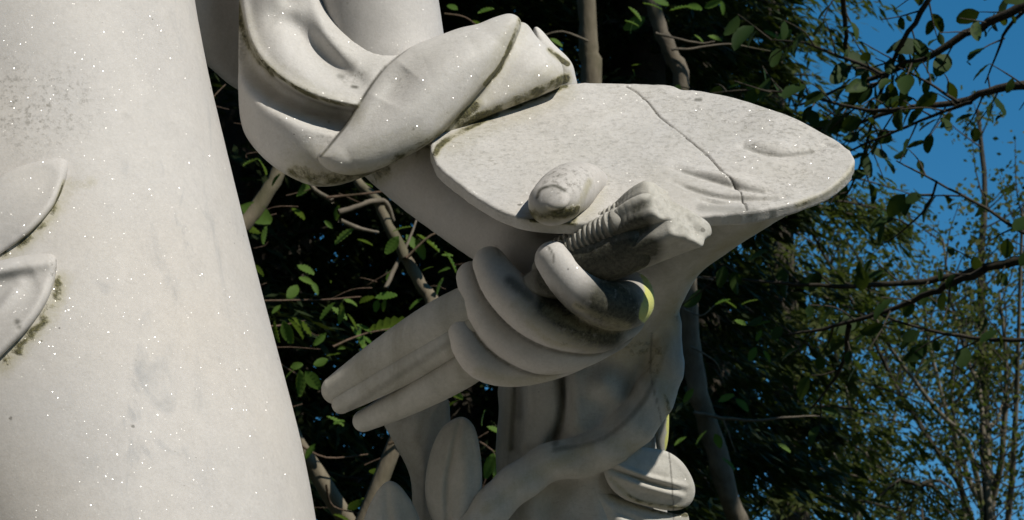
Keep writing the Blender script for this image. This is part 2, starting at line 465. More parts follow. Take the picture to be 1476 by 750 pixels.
pal_gr = [(plane_line([(1072, 211), (1095, 219), (1130, 223), (1165, 219), (1180, 217)]), 8, -7.5, 5), (plane_line([(1070, 205), (1105, 210), (1150, 211)]), 14, 5, 0),
          (plane_line([(972, 243), (1000, 250), (1040, 262), (1075, 272), (1110, 276)]), 7, -8, 5), (plane_line([(1000, 245), (1050, 258), (1090, 265)]), 14, 6, 0),
          (plane_line([(970, 262), (1010, 276), (1050, 284), (1100, 287), (1130, 283)]), 6, -7, 4), (plane_line([(1010, 287), (1040, 291), (1075, 290)]), 6, -7, 4),
          (plane_line([(1185, 205), (1205, 212)]), 5, -3, 0),
          (plane_line([(660, 240), (760, 200), (900, 180)]), 60, 3, 0), (plane_line([(1080, 170), (1160, 200)]), 40, 4, 0)]
def pal_bm(x, y):
    bm = np.zeros(len(x))
    for V_, w, a, _ in pal_gr:
        d, sd, t = line_dist(x, y, V_)
        bm += a * np.exp(-(d / w) ** 2) * np.sin(np.clip(t, .04, .96) * math.pi) ** .5
    dc, _, tc = line_dist(x, y, CRK); wv = 1.2 + .7 * np.sin(tc * 37) * np.sin(tc * 11 + 1) + .9 * np.exp(-((tc - .62) / .05) ** 2)
    bm += -2.8 * np.exp(-(dc / wv) ** 2) - 1.6 * np.exp(-(dc / 3.5) ** 2) * np.maximum(0, np.sin(tc * 53 + 2)) ** 6
    return bm + 1.6 * np.sin(x * .031 + y * .017) * np.sin(y * .027 - x * .011 + 1)
PLO = PV.min(0) - 12; PHI = PV.max(0) + 12
PBM = bake2d(pal_bm, PLO, PHI, 1.2); PD2 = bake2d(lambda x, y: poly_sdf(x, y, PV), PLO, PHI, 2.0)
def pal_f(p):
    x, y, z = p[:, 0], p[:, 1], p[:, 2]
    d2 = PD2(x, y); bm = PBM(x, y)
    t = 10.0; r = 4.5
    tt = t + np.where(z > -10, bm, 0)
    a = d2 + r; b = np.abs(z + 10) - tt + r
    return np.sqrt(np.maximum(a, 0) ** 2 + np.maximum(b, 0) ** 2) + np.minimum(np.maximum(a, b), 0) - r
lo = [PV[:, 0].min() - 8, PV[:, 1].min() - 8, -40]; hi = [PV[:, 0].max() + 8, PV[:, 1].max() + 8, 16]
V, Q = mesh_sdf(pal_f, lo, hi, 1.8)
cr_d = line_dist(V[:, 0], V[:, 1], CRK)[0]
Vl = PO + V[:, :1] * PE1 + V[:, 1:2] * PE2 + V[:, 2:] * PN
pal_marks = [('moss', [(815, 124), (770, 143), (700, 172), (640, 205), (628, 222)], 9, .75), ('moss', [(1232, 240), (1200, 274), (1150, 296)], 9, .5),
             ('moss', [(858, 252), (846, 280), (828, 318)], 8, .7), ('moss', [(765, 318), (830, 323)], 6, .7), ('grime_shade', [(1010, 300), (1090, 305)], 10, .4),
             ('grime_shade', [(905, 318), (850, 322)], 7, .5), ('grime_shade', [(1075, 213), (1100, 221), (1135, 224), (1170, 219)], 5, .45), ('grime_shade', [(985, 247), (1040, 263), (1100, 277)], 5, .4),
             ('grime_shade', [(990, 270), (1050, 285), (1120, 286)], 5, .35), ('grime_shade', [(1003, 144), (1010, 144)], 4, .8), ('dust', [(720, 220), (900, 200), (1100, 200)], 130, .35), ('moss', [(650, 205), (740, 165), (815, 132)], 30, .22), ('moss', [(860, 260), (850, 300), (800, 320), (760, 310)], 26, .25), ('dust', [(1000, 160), (1180, 200), (1100, 290)], 60, .5)]
o = stone('palette', Vl, Q, M_PAL, statue, pal_marks)
a = o.data.attributes['crack']; a.data.foreach_set('value', ((1 - sstep(.2, 1.5 + .6 * np.sin(V[:, 0] * .09) * np.sin(V[:, 0] * .037), cr_d)) * (V[:, 2] > -14)).astype(np.float32))
o['label'] = 'cracked oval marble palette, pitted on its sunlit face'

# ---- the figure: torso, legs, head and upper arms, then forearm and hand, one mesh
prof = np.array([  # py, silhouette px on the viewer's right
    (-1150, 40), (-1050, 250), (-900, 345), (-650, 320), (-380, 268), (-200, 258), (0, 279), (110, 300), (210, 324), (300, 346), (420, 376), (540, 408), (640, 434), (750, 455), (880, 470), (1000, 470), (1150, 450)])
pY = []; pRX = []; pCX = []; pSX = []
for py_, sx_ in prof:
    Y = 375.0 - py_
    for _ in range(3):
        k = 1 - body_cz(Y) / FPX; Y = (375.0 - py_) * k
    pY.append(Y); pRX.append((sx_ + 20) * k); pCX.append((np.interp(py_, [-700, -300, 0, 300, 540, 750, 1000], [-60, -20, 10, 50, 100, 165, 190]) - 738.0) * k); pSX.append((sx_ - 738.0) * k)
pY = np.array(pY); pRX = np.array(pRX)
oY = np.argsort(pY); pYs = pY[oY]; pRs = pRX[oY]
fineY = np.linspace(pYs[0], pYs[-1], 240)
fr = np.interp(fineY, pYs, pRs)
ker = np.exp(-np.linspace(-2, 2, 17) ** 2); ker /= ker.sum()
fr = np.convolve(np.pad(fr, 8, mode='edge'), ker, 'valid')
def _sm(a):
    return np.convolve(np.pad(np.interp(fineY, pYs, np.array(a)[oY]), 8, mode='edge'), ker, 'valid')
fcx = _sm(pCX); fsx = _sm(pSX)
def body_dims(Y):
    rx0 = np.interp(Y, fineY, fr); cx = np.interp(Y, fineY, fcx); sx = np.interp(Y, fineY, fsx)
    return cx, body_cz(Y), sx - cx, 0.74 * rx0
def body_front(X, Y):
    cx, cz, rx, rz = body_dims(Y)
    return cz + rz * np.sqrt(np.clip(1 - ((X - cx) / rx) ** 2, 0, 1))
def wl(x, y, z): return w2l([x, y, z])
hipw = l2w(np.array([-758.0, -560.0, body_cz(-560.0)]))
def leg(sx):
    kx = hipw[0] + sx * .115; y0 = hipw[1]
    pts = [(hipw[0] + sx * .10, y0, hipw[2] - .02, 245), (kx + sx * .03, y0 - .02, hipw[2] - .35, 190), (kx + sx * .02, y0 - .02, hipw[2] - .62, 128),
           (kx, y0 + .02, hipw[2] - .80, 128), (kx, y0 + .04, PLINTH_TOP + .14, 74), (kx, y0, PLINTH_TOP + .06, 80)]
    foot = [(kx, y0 + .03, PLINTH_TOP + .04, 78), (kx + sx * .03, y0 - .2, PLINTH_TOP + .02, 62)]
    out = []
    for seq in (pts, foot):
        for a_, b_ in zip(seq[:-1], seq[1:]): out.append((wl(*a_[:3]), wl(*b_[:3]), a_[3], b_[3]))
    return out
LEGS = leg(1) + leg(-1)
headc = l2w(np.array([-758.0, 1560.0, body_cz(1560.0)]))
ARM_U = [(300, -930, -400, 135), (400, -640, -320, 120), (480, -300, -235, 104), (545, 20, -160, 93), (560, 110, -130, 88)]
ARM_R = [(-330, -930, -400, 140), (-520, -500, -220, 118), (-620, 0, -60, 90), (-640, 500, 190, 70), (-630, 640, 250, 82)]
def body_f(p):
    X, Y, Z = p[:, 0], p[:, 1], p[:, 2]
    cx, cz, rx, rz = body_dims(Y)
    q = np.sqrt(((X - cx) / rx) ** 2 + ((Z - cz) / rz) ** 2)
    q2 = np.sqrt(((X - (-1656.0 - cx)) / rx) ** 2 + ((Z - cz) / rz) ** 2)      # the other half of the hips and chest
    d = smin((q - 1) * np.minimum(rx, rz) * .97, (q2 - 1) * np.minimum(rx, rz) * .97, 60)
    d = smax(d, np.maximum(Y - 1480, -(Y + 760)), 60)
    # shallow modelling of the belly and the fold beside the leaves
    d = d + 7 * np.exp(-(((X + 640) / 46) ** 2 + ((Y - 98) / 20) ** 2)) + 5 * np.exp(-(((X + 735) / 60) ** 2 + ((Y - 250) / 90) ** 2))
    for a_, b_, ra, rb in LEGS:
        mr = max(ra, rb); d = smin(d, box_cull(p, np.minimum(a_, b_) - mr, np.maximum(a_, b_) + mr, 150, lambda q_: rcone(q_, a_, b_, ra, rb)), 70)
    d = smin(d, chain(p, ARM_U, margin=130), 60); d = smin(d, chain(p, ARM_R, margin=130), 60)
    d = smin(d, rcone(p, wl(headc[0], headc[1], headc[2] - .35), wl(headc[0], headc[1] - .02, headc[2] - .12), 120, 105), 50)
    d = smin(d, ellipsoid(p, wl(headc[0], headc[1] - .03, headc[2] + .02), (150, 215, 185)), 30)
    d = smin(d, ellipsoid(p, wl(headc[0], headc[1] - .13, headc[2] - .01), (22, 50, 30)), 20)
    return np.maximum(d, (l2w(p)[:, 2] * -1 + PLINTH_TOP) / S)
c0 = np.array([wl(hipw[0], hipw[1], PLINTH_TOP), wl(headc[0], headc[1], headc[2] + .2)])
lo = np.array([-1420, min(c0[:, 1]) - 160, -900]); hi = np.array([20, max(c0[:, 1]) + 60, 1500])
Vb, Qb = mesh_sdf(body_f, lo, hi, 14.0)

FING = {
 'index':  [(797, 374, 208, 25), (818, 400, 214, 29), (845, 424, 216, 32), (880, 440, 202, 34), (906, 438, 165, 34), (908, 425, 110, 33)],
 'middle': [(706, 380, 138, 24), (726, 412, 158, 30), (765, 448, 175, 34), (815, 470, 178, 36), (862, 472, 162, 35), (896, 455, 110, 34)],
 'ring':   [(681, 400, 108, 23), (695, 436, 126, 28), (727, 480, 138, 32), (778, 505, 150, 33), (830, 500, 150, 32), (880, 475, 105, 32)],
 'little': [(664, 452, 100, 20), (672, 482, 114, 27), (697, 520, 124, 28), (745, 532, 128, 25), (810, 515, 120, 27), (866, 485, 90, 29)],
}
THUMB = [(880, 335, 20, 42), (864, 290, 66, 30), (836, 263, 128, 28), (816, 276, 182, 34), (799, 292, 216, 31)]
nail_c = P(797, 281, 243); nail_n = np.array([-.22, .62, .75]); nail_n /= np.linalg.norm(nail_n)
nail_t = np.cross(nail_n, [.75, .5, -.5]); nail_t /= np.linalg.norm(nail_t); nail_b = np.cross(nail_n, nail_t)
def hand_f(p):
    d = chain(p, [(530, 150, -175, 84), (610, 232, -112, 75), (680, 295, -35, 65), (740, 340, 28, 60), (815, 385, 75, 62), (860, 415, 85, 58)])
    d = smin(d, chain(p, [(760, 355, 60, 55), (880, 450, 90, 48)]), 25)
    fd = None
    for nm in ('little', 'ring', 'middle', 'index'):
        e = chain(p, FING[nm]); fd = e if fd is None else smin(fd, e, 1.6)
    d = smin(d, fd, 7)
    th = smin(chain(p, [(a - 5 * (i > 1), b + 1, c, r) for i, (a, b, c, r) in enumerate(THUMB)]), chain(p, [(a + 10 * (i > 1), b - 3 * (i > 2), c, r - 2) for i, (a, b, c, r) in enumerate(THUMB)]), 10)
    q = p - nail_c; L = np.stack([q @ nail_t, q @ nail_b, q @ nail_n], 1)
    th = smin(th, ellipsoid(L, (0, 0, -6), (25, 18, 8)), 1.2)
    return smin(d, th, 6)
Vh, Qh = mesh_sdf(hand_f, [-330, -210, -210], [260, 330, 300], 2.8)
arm_marks = [('grime_shade', [(880, 425), (898, 448), (872, 440)], 58, 1.3, (60, 400)), ('grime_shade', [(790, 440), (840, 476), (880, 484)], 40, 1.2, (60, 400)), ('moss', [(750, 440), (790, 480), (850, 500)], 22, .35, (60, 400)), ('grime_shade', [(735, 405), (765, 430)], 14, .8),
             ('grime_shade', [(790, 355), (797, 367), (798, 377)], 2.6, .8), ('grime_shade', [(715, 355), (720, 368)], 3, .4),
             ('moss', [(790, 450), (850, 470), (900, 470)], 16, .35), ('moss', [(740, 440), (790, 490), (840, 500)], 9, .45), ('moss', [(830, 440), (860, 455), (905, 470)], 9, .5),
             ('moss', [(764, 308), (800, 309), (832, 303)], 17, .85, (150, 400)), ('grime_shade', [(768, 313), (800, 316)], 12, .7, (150, 400)), ('moss', [(850, 262), (840, 285), (830, 310)], 8, .5, (100, 400)),
             ('dust', [(800, 262), (830, 258)], 40, .8), ('grime_shade', [(774, 286), (780, 273), (799, 268), (814, 275)], 4, 1.0),
             ('lichen', [(938, 390), (944, 420), (936, 452)], 24, 1.4), ('grime_shade', [(780, 335), (860, 345), (900, 350)], 26, .7, (-50, 190)),
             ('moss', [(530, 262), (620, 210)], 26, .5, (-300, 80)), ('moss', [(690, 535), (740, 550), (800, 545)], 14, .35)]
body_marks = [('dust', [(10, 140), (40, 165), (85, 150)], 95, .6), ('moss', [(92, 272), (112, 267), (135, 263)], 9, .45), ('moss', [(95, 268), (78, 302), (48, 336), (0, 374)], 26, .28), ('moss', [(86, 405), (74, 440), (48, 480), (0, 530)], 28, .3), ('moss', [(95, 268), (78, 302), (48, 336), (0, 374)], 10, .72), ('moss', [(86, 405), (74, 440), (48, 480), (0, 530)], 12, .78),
              ('grime_shade', [(184, 163)], 4, .9), ('grime_shade', [(124, 626)], 3.5, .9), ('grime_shade', [(175, 143)], 3, .9), ('grime_shade', [(336, 725)], 3, .8), ('grime_shade', [(54, 642)], 3, .6)]
Vall = np.concatenate([Vb, Vh]); Qall = np.concatenate([Qb, Qh + len(Vb)])
bo = stone('body', Vall, Qall, M_BODY, statue, arm_marks + body_marks)
fds = np.sort(np.stack([chain(Vh, FING[k_]) for k_ in FING], 1), 1)     # darker in the clefts between the fingers
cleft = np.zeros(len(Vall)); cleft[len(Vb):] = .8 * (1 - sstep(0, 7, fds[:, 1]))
gv = np.zeros(len(Vall), np.float32); bo.data.attributes['grime_shade'].data.foreach_get('value', gv)
bo.data.attributes['grime_shade'].data.foreach_set('value', np.maximum(gv, cleft).astype(np.float32))

# ---- leaves carved across the loins
def on_body(off): return lambda x, y: body_front(x, y) + off
zb = 330.0
def bl(f1, f2): return lambda x, y: f1(x, y) + f2(x, y)
fl1 = [(-150, 400), (-90, 330), (-40, 283), (5, 248), (50, 231), (82, 227), (91, 238), (89, 262), (77, 298), (52, 332), (20, 358), (-40, 400), (-100, 440)]
def leaf1_b(x, y):
    return gauss_line([(80, 240), (40, 275), (-10, 330), (-80, 390)], zb, 24, -9)(x, y) + gauss_line([(86, 250), (70, 300), (30, 345)], zb, 13, 5)(x, y)
f = slab(fl1, on_body(0), lambda x, y, d: 14 + 9 * sstep(0, 55, -d), 9, leaf1_b, 318, soft=6)
V, Q = mesh_sdf(f, [-900, -80, 120], [-560, 160, 420], 3)
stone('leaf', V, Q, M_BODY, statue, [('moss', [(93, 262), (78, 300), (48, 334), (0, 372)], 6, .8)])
fl2 = [(-150, 470), (-90, 410), (-40, 386), (0, 377), (35, 369), (68, 366), (82, 372), (84, 395), (77, 430), (58, 466), (30, 498), (0, 528), (-50, 570), (-110, 600)]
def leaf2_b(x, y):
    return (gauss_line([(78, 378), (40, 384), (0, 392), (-60, 410)], zb, 11, 13)(x, y) + gauss_line([(66, 395), (30, 415), (0, 440), (-50, 480)], zb, 22, -13)(x, y)
            + gauss_line([(80, 385), (74, 425), (55, 462), (0, 520)], zb, 11, 6)(x, y) + gauss_line([(40, 410), (10, 450), (-30, 490)], zb, 8, 7)(x, y))
f = slab(fl2, on_body(2), lambda x, y, d: 15 + 10 * sstep(0, 50, -d), 9, leaf2_b, 345, soft=6)
V, Q = mesh_sdf(f, [-900, -260, 120], [-560, 40, 460], 3)
stone('leaf', V, Q, M_BODY, statue, [('moss', [(86, 405), (74, 440), (48, 480), (0, 528)], 7, .9), ('grime_shade', [(25, 464)], 7, .8), ('grime_shade', [(28, 472)], 5, .7), ('dust', [(80, 375), (78, 395)], 12, .9)])

# ---- drapery over the arm
def lin(x0, z0, x1, z1, ys=0.0, y0=0.0):   # depth varying with x (photo px) and, by slope ys, towards the viewer going down
    return lambda x, y: z0 + (z1 - z0) * (x + 738 - x0) / (x1 - x0) - ys * (y - y0)
A_out = [(326, -160), (328, -60), (330, 40), (333, 120), (340, 175), (358, 208), (392, 240), (432, 262), (462, 268), (500, 262), (560, 236), (600, 200), (620, 150), (622, 100), (606, 64), (580, 51), (545, 43), (510, 31), (480, 14), (462, -6), (455, -40), (450, -160)]
LIP = smooth_poly([P(a, b, 0)[:2] for a, b in [(328, -60), (338, -5), (352, 45), (374, 83), (410, 115), (450, 136), (485, 147), (520, 153), (560, 150)]], 6, False)
def A_b(x, y):
    d, sd, t = line_dist(x, y, LIP)      # + is above/right of the lip (direction left to right, y up)
    fade = sstep(0.0, .22, t) * (1 - sstep(.80, .95, t))
    drop = np.where(sd < 0, -44 * sstep(0, 9, -sd) * (1 - sstep(14, 52, -sd)), 0.0) * (.35 + .65 * fade)
    lip = 9 * np.exp(-(d / 9) ** 2)
    b = drop + lip
    b += gauss_line([(395, 15), (422, 35), (445, 62), (480, 92), (510, 108)], 0, 21, -24)(x, y)
    b += gauss_line([(440, -60), (452, 0), (465, 40), (492, 78), (530, 108)], 0, 14, 12)(x, y)
    b += gauss_line([(405, -80), (410, -10)], 0, 15, -22)(x, y)
    b += gauss_line([(372, 60), (405, 95), (450, 122), (500, 138)], 0, 20, 10)(x, y)
    b += gauss_line([(350, 215), (420, 240), (470, 235)], 0, 30, 8)(x, y)
    b += gauss_line([(380, 150), (420, 185), (462, 218)], 0, 24, 10)(x, y)
    return b
fA = slab(A_out, lin(330, -105, 640, -70, .38, 240), lambda x, y, d: 52 + 34 * sstep(0, 110, -d), 48, A_b, 0, soft=14)
C_out = [(461, 226), (480, 204), (500, 180), (514, 156), (528, 130), (548, 104), (570, 80), (596, 62), (630, 48), (662, 36), (688, 30), (712, 20), (734, 14), (748, 20), (751, 32),
         (742, 56), (728, 84), (708, 112), (686, 138), (658, 170), (630, 200), (596, 222), (556, 242), (522, 253), (492, 252), (470, 242)]
def C_b(x, y):
    return (gauss_line([(556, 150), (572, 122), (590, 100)], 0, 26, -11)(x, y) + gauss_line([(500, 232), (580, 190), (660, 120), (720, 50)], 0, 42, 15)(x, y)
            + gauss_line([(486, 215), (520, 168), (556, 112), (600, 76)], 0, 14, 6)(x, y) + gauss_line([(610, 90), (680, 60)], 0, 30, 5)(x, y))
fC = slab(C_out, lin(460, -8, 750, -12, .45, 225), lambda x, y, d: 28 + 34 * sstep(0, 70, -d), 24, C_b, 0, soft=14)
D_out = [(700, 40), (752, 22), (776, 46), (800, 70), (812, 88), (814, 104), (810, 117), (780, 133), (740, 150), (690, 172), (640, 199), (618, 208), (640, 150)]
def D_b(x, y):
    return gauss_line([(755, 40), (735, 90), (690, 150)], 0, 16, -8)(x, y) + gauss_line([(805, 95), (750, 128), (680, 165)], 0, 20, 9)(x, y) + gauss_line([(770, 70), (790, 90)], 0, 18, 5)(x, y)
fD = slab(D_out, lin(640, -52, 815, -100, .40, 240), lambda x, y, d: 34 + 22 * sstep(0, 50, -d), 20, D_b, 0, soft=8)
E_out = [(770, 40), (800, 66), (822, 88), (829, 108), (830, 130), (800, 140), (770, 110)]
fE = slab(E_out, -175, 22, 18, None, -175)
def drape_f(p):
    d = smin(fA(p), fC(p), 2.0 + 22 * (1 - sstep(112, 152, p[:, 1])))
    return smin(smin(d, fD(p), 2.0), fE(p), 3.0)
V, Q = mesh_sdf(drape_f, [-440, 90, -330], [110, 545, 140], 2.5)
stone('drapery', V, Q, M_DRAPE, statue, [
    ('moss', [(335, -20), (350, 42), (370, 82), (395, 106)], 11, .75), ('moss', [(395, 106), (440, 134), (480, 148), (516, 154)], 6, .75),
    ('moss', [(751, 24), (738, 62), (722, 95), (700, 122)], 8, .9), ('grime_shade', [(700, 122), (686, 140), (655, 172), (632, 196)], 9, .85), ('moss', [(690, 148), (655, 180), (636, 198)], 14, .8),
    ('moss', [(815, 112), (780, 130), (735, 150), (680, 174), (640, 197)], 15, .85), ('grime_shade', [(800, 124), (740, 150), (690, 172)], 7, .5),
    ('moss', [(425, 248), (470, 258), (530, 250), (590, 225), (640, 198)], 24, .62), ('grime_shade', [(450, 235), (480, 250), (520, 252)], 26, .3),
    ('moss', [(792, 72), (806, 84), (818, 92)], 7, .9), ('moss', [(350, 30), (375, 90), (450, 140), (510, 160)], 34, .24), ('moss', [(745, 40), (700, 130), (640, 190)], 30, .25), ('moss', [(800, 110), (720, 145), (650, 180)], 34, .3), ('moss', [(430, 235), (500, 245), (600, 210)], 48, .3), ('grime_shade', [(462, 226), (498, 182), (514, 156), (540, 116), (556, 96)], 3.2, .9), ('grime_shade', [(556, 96), (600, 60)], 2.4, .5),
    ('grime_shade', [(489, 110), (494, 111)], 6, .55), ('grime_shade', [(508, 125), (514, 126)], 4, .9), ('dust', [(500, 112), (520, 112)], 14, .6), ('dust', [(570, 120), (580, 125)], 30, .35),
    ('grime_shade', [(596, 186)], 3, .9), ('grime_shade', [(474, 176)], 3, .8), ('dust', [(450, 196), (470, 200)], 16, .6)])
# cloth hanging down behind the arm
B_out = [(120, -760), (620, -760), (600, -300), (560, 20), (470, 120), (400, 150), (340, 128), (300, 96), (262, 80), (180, 60)]
def B_b(x, y): return 16 * np.sin((x + .25 * y) * .045) + 10 * np.sin((x - .1 * y) * .021 + 1)
f = slab(B_out, -310, 34, 22, B_b, -310)
V, Q = mesh_sdf(f, [-760, 180, -380], [40, 1320, -230], 8)
stone('drapery', V, Q, M_DRAPE, statue, [])

# ---- brushes held in the fist: handles to the left, bound heads to the right
def flute(nodes, n, amp, rib=None):
    Q_ = smooth_poly([list(P(*a[:3])) + [a[3]] for a in nodes], 6, False)
    seg = np.sqrt((np.diff(Q_[:, :3], axis=0) ** 2).sum(1)); cum = np.concatenate([[0], np.cumsum(seg)])
    ax = Q_[-1, :3] - Q_[0, :3]; ax /= np.linalg.norm(ax)
    u = np.cross(ax, [0, 0, 1.0]); u /= np.linalg.norm(u); v = np.cross(ax, u)
    def f(p):
        best = np.full(len(p), 1e9); arc = np.zeros(len(p)); ang = np.zeros(len(p))
        for i in range(len(Q_) - 1):
            a, b = Q_[i, :3], Q_[i + 1, :3]; ba = b - a; w = p - a
            t = np.clip((w @ ba) / (ba @ ba), 0, 1); rr = w - t[:, None] * ba
            d = np.sqrt((rr ** 2).sum(1)) - (Q_[i, 3] + (Q_[i + 1, 3] - Q_[i, 3]) * t)
            m = d < best; best[m] = d[m]; arc[m] = (cum[i] + t * seg[i])[m]; ang[m] = np.arctan2(rr @ v, rr @ u)[m]
        if n: best = best - amp * (np.cos(ang * n + arc * .01) - .4)
        if rib: best = best - rib[0] * np.maximum(0, np.sin(arc * 2 * math.pi / rib[1])) ** .7
        return best
    return f
AXC = np.array([.48, .62, .62]); AXC /= np.linalg.norm(AXC); CUT = P(982, 312, 258)
H = [[(484, 562, 8, 21), (560, 513, 45, 30), (640, 464, 90, 34), (720, 420, 130, 28)],
     [(492, 583, 22, 14), (570, 540, 58, 21), (650, 492, 102, 23), (730, 446, 138, 22)],
     [(524, 607, 10, 16), (590, 575, 40, 23), (670, 528, 85, 29), (750, 470, 132, 26)]]
FER = [[(790, 364, 158, 11), (845, 333, 182, 12), (892, 306, 208, 13), (905, 299, 214, 14)],
       [(785, 388, 176, 18), (840, 352, 206, 20), (880, 331, 228, 22), (893, 324, 234, 22)],
       [(770, 420, 170, 26), (830, 390, 196, 31), (880, 368, 216, 35), (915, 352, 230, 35)]]
TUFT = [([(896, 304, 210, 14), (925, 287, 232, 20), (962, 272, 256, 20), (1005, 256, 280, 22)], 4, 1.6, []),
        ([(884, 334, 228, 20), (920, 312, 244, 27), (960, 298, 258, 28), (1020, 282, 290, 30)], 5, 2.2, []),
        ([(900, 358, 224, 34), (940, 342, 238, 34), (985, 327, 256, 32), (1050, 305, 290, 34)], 5, 3.0, [(1006, 330, 242, 15), (988, 342, 240, 14)])]
for i in range(3):
    f = flute(H[i], 0, 0)
    V, Q = mesh_sdf(f, np.min([P(*a[:3]) for a in H[i]], 0) - 40, np.max([P(*a[:3]) for a in H[i]], 0) + 40, 2.6)
    hb = stone('brush', V, Q, M_STUMP, statue, [('grime_shade', [(655, 490), (585, 535), (505, 588)], 8, .35)])
    f = flute(FER[i], 0, 0, (1.7, 8.6) if i < 2 else None)
    V, Q = mesh_sdf(f, np.min([P(*a[:3]) for a in FER[i]], 0) - 46, np.max([P(*a[:3]) for a in FER[i]], 0) + 46, 1.6)
    gm = [('grime_shade', [(800, 400), (870, 380), (950, 360)], 58, 1.5), ('grime_shade', [(860, 350), (930, 325)], 26, 1.0), ('grime_shade', [(820, 332), (860, 312)], 8, .5)]
    stone('ferrule', V, Q, M_STUMP, hb, gm)
    nd, n_, am, lobes = TUFT[i]
    ft = flute(nd, n_, am)
    def tf(p, ft=ft, lobes=lobes):
        d = ft(p)
        d = smax(d, (p - CUT) @ AXC + 2.2 * np.sin(p[:, 0] * .21) * np.sin(p[:, 1] * .17 + 1) + 1, 7)
        for L in lobes: d = smin(d, np.sqrt(((p - P(*L[:3])) ** 2).sum(1)) - L[3], 10)
        return d
    allp = [P(*a[:3]) for a in nd] + [P(*a[:3]) for a in lobes]
    V, Q = mesh_sdf(tf, np.min(allp, 0) - 46, np.max(allp, 0) + 46, 1.6)
    stone('bristles', V, Q, M_STUMP, hb, [('grime_shade', [(890, 345), (922, 325)], 34, 1.3), ('grime_shade', [(915, 303), (932, 293)], 13, 1.0), ('grime_shade', [(895, 378), (935, 358)], 32, 1.4), ('moss', [(985, 282), (990, 288)], 9, .6), ('dust', [(960, 300), (990, 320)], 50, .35)])

# ---- carved tree stump that carries the palette
def stump_cz(Y): return -195.0 - .10 * (np.maximum(Y, -420) + 175) - TP * np.minimum(Y + 420, 0) * .9
stump_bumps = [([(806, 490), (812, 550), (812, 605), (790, 650)], 8, -20), ([(822, 500), (828, 560), (826, 610)], 14, 9), ([(738, 480), (748, 560), (742, 650)], 9, -12), ([(757, 500), (762, 560), (756, 640)], 8, 6), ([(770, 500), (778, 560), (772, 630)], 22, 9),
               ([(850, 512), (880, 522), (905, 548)], 24, -7), ([(872, 556), (886, 572)], 20, 11), ([(925, 562), (900, 602), (855, 636)], 14, -5), ([(850, 560), (840, 610)], 22, 7),
               ([(800, 700), (790, 760), (780, 900)], 20, -10), ([(860, 690), (865, 780), (870, 950)], 22, 8), ([(940, 490), (952, 540), (945, 585)], 7, -5)]
SB = [(smooth_poly([P(a, b, -90)[:2] for a, b in pts], 5, False), w, am) for pts, w, am in stump_bumps]
def stump_bm(X, Y):
    bm = np.zeros(len(X))
    for V_, w, am in SB:
        dd = line_dist(X, Y, V_)[0]; bm += am * np.exp(-(dd / w) ** 2)
    return bm
SBM = bake2d(stump_bm, (-120, -620), (300, 0), 3.0)
stump_w = l2w(P(838, 700, stump_cz(-325)))
def stump_f(p):
    X, Y, Z = p[:, 0], p[:, 1], p[:, 2]
    cz = stump_cz(Y)
    rx = np.interp(-Y, [-20, 80, 200, 400, 900, 2000, 3200], [70, 112, 124, 128, 150, 175, 230])
    cx = np.interp(-Y, [-20, 120, 400, 1200], [190, 106, 102, 90])
    q = np.sqrt(((X - cx) / rx) ** 2 + ((Z - cz) / (.78 * rx)) ** 2)
    d = (q - 1) * rx * .78
    d = smax(d, Y - 30, 30)
    br = chain(p, [(862, 600, -150, 80), (886, 520, -130, 68), (914, 440, -95, 62), (948, 378, -50, 60), (1000, 322, 0, 62), (1075, 274, 42, 62), (1150, 244, 66, 48)])
    d = smin(d, br, 30)
    bm = np.where((X > -118) & (X < 298) & (Y > -618) & (Y < -2), SBM(X, Y), 0)
    bm += 2.5 * np.sin(X * .045 + Y * .02 + 1.5 * np.sin(Y * .031)) * np.sin(Y * .028 - X * .013)
    bm += 4 * np.sin(X * .06 + 2 * np.sin(Y * .008)) * np.exp(-((Y + 2000) / 1600.) ** 2)
    d = d - np.where(Z > cz, bm, 0) * .9
    d = smin(d, chain(p, [(962, 470, -78, 20), (958, 540, -72, 28), (915, 612, -62, 33), (850, 655, -62, 31), (790, 668, -66, 29), (735, 705, -58, 29), (690, 757, -48, 28), (650, 830, -28, 30)]) - 2.5 * np.sin(X * .07 + Y * .03) * np.sin(Y * .06), 13)
    lp = (p - PO) @ PN + 9.0
    d = smax(d, lp, 3)
    return np.maximum(d, (PLINTH_TOP - l2w(p)[:, 2]) / S)
sb = w2l([stump_w[0], stump_w[1], PLINTH_TOP])
V, Q = mesh_sdf(stump_f, [-180, -420, -420], [500, 190, 170], 3.2)
V2, Q2 = mesh_sdf(lambda p: np.maximum(stump_f(p), p[:, 1] + 405), [-260, sb[1] - 120, sb[2] - 1300], [480, -395, sb[2] + 500], 13)
st_marks = [('grime_shade', [(856, 545), (872, 530), (895, 535), (908, 560)], 22, .35), ('grime_shade', [(900, 590), (880, 625), (830, 640)], 16, .28), ('moss', [(860, 480), (900, 505), (930, 500)], 40, .4),  # first two marks paint the shadow round the knot into the colour
            ('grime_shade', [(830, 500), (920, 490), (950, 520)], 60, .3), ('moss', [(955, 560), (965, 600), (960, 650)], 8, .5), ('crack', [(940, 480), (938, 540), (952, 600), (958, 650)], 1.8, .6),
            ('moss', [(1195, 280), (1170, 300), (1140, 300)], 20, .8), ('moss', [(930, 650), (880, 640)], 16, .3), ('grime_shade', [(808, 500), (812, 560), (800, 640)], 9, .7), ('grime_shade', [(745, 490), (748, 600)], 10, .5), ('grime_shade', [(960, 500), (930, 575), (870, 632), (800, 648)], 7, .6), ('moss', [(700, 735), (760, 690), (850, 645)], 14, .35), ('moss', [(980, 440), (940, 520), (960, 560)], 30, .4), ('moss', [(1100, 330), (1050, 355), (1000, 400)], 18, .4)]
stone('tree_stump', np.concatenate([V, V2]), np.concatenate([Q, Q2 + len(V)]), M_STUMP, statue, st_marks)
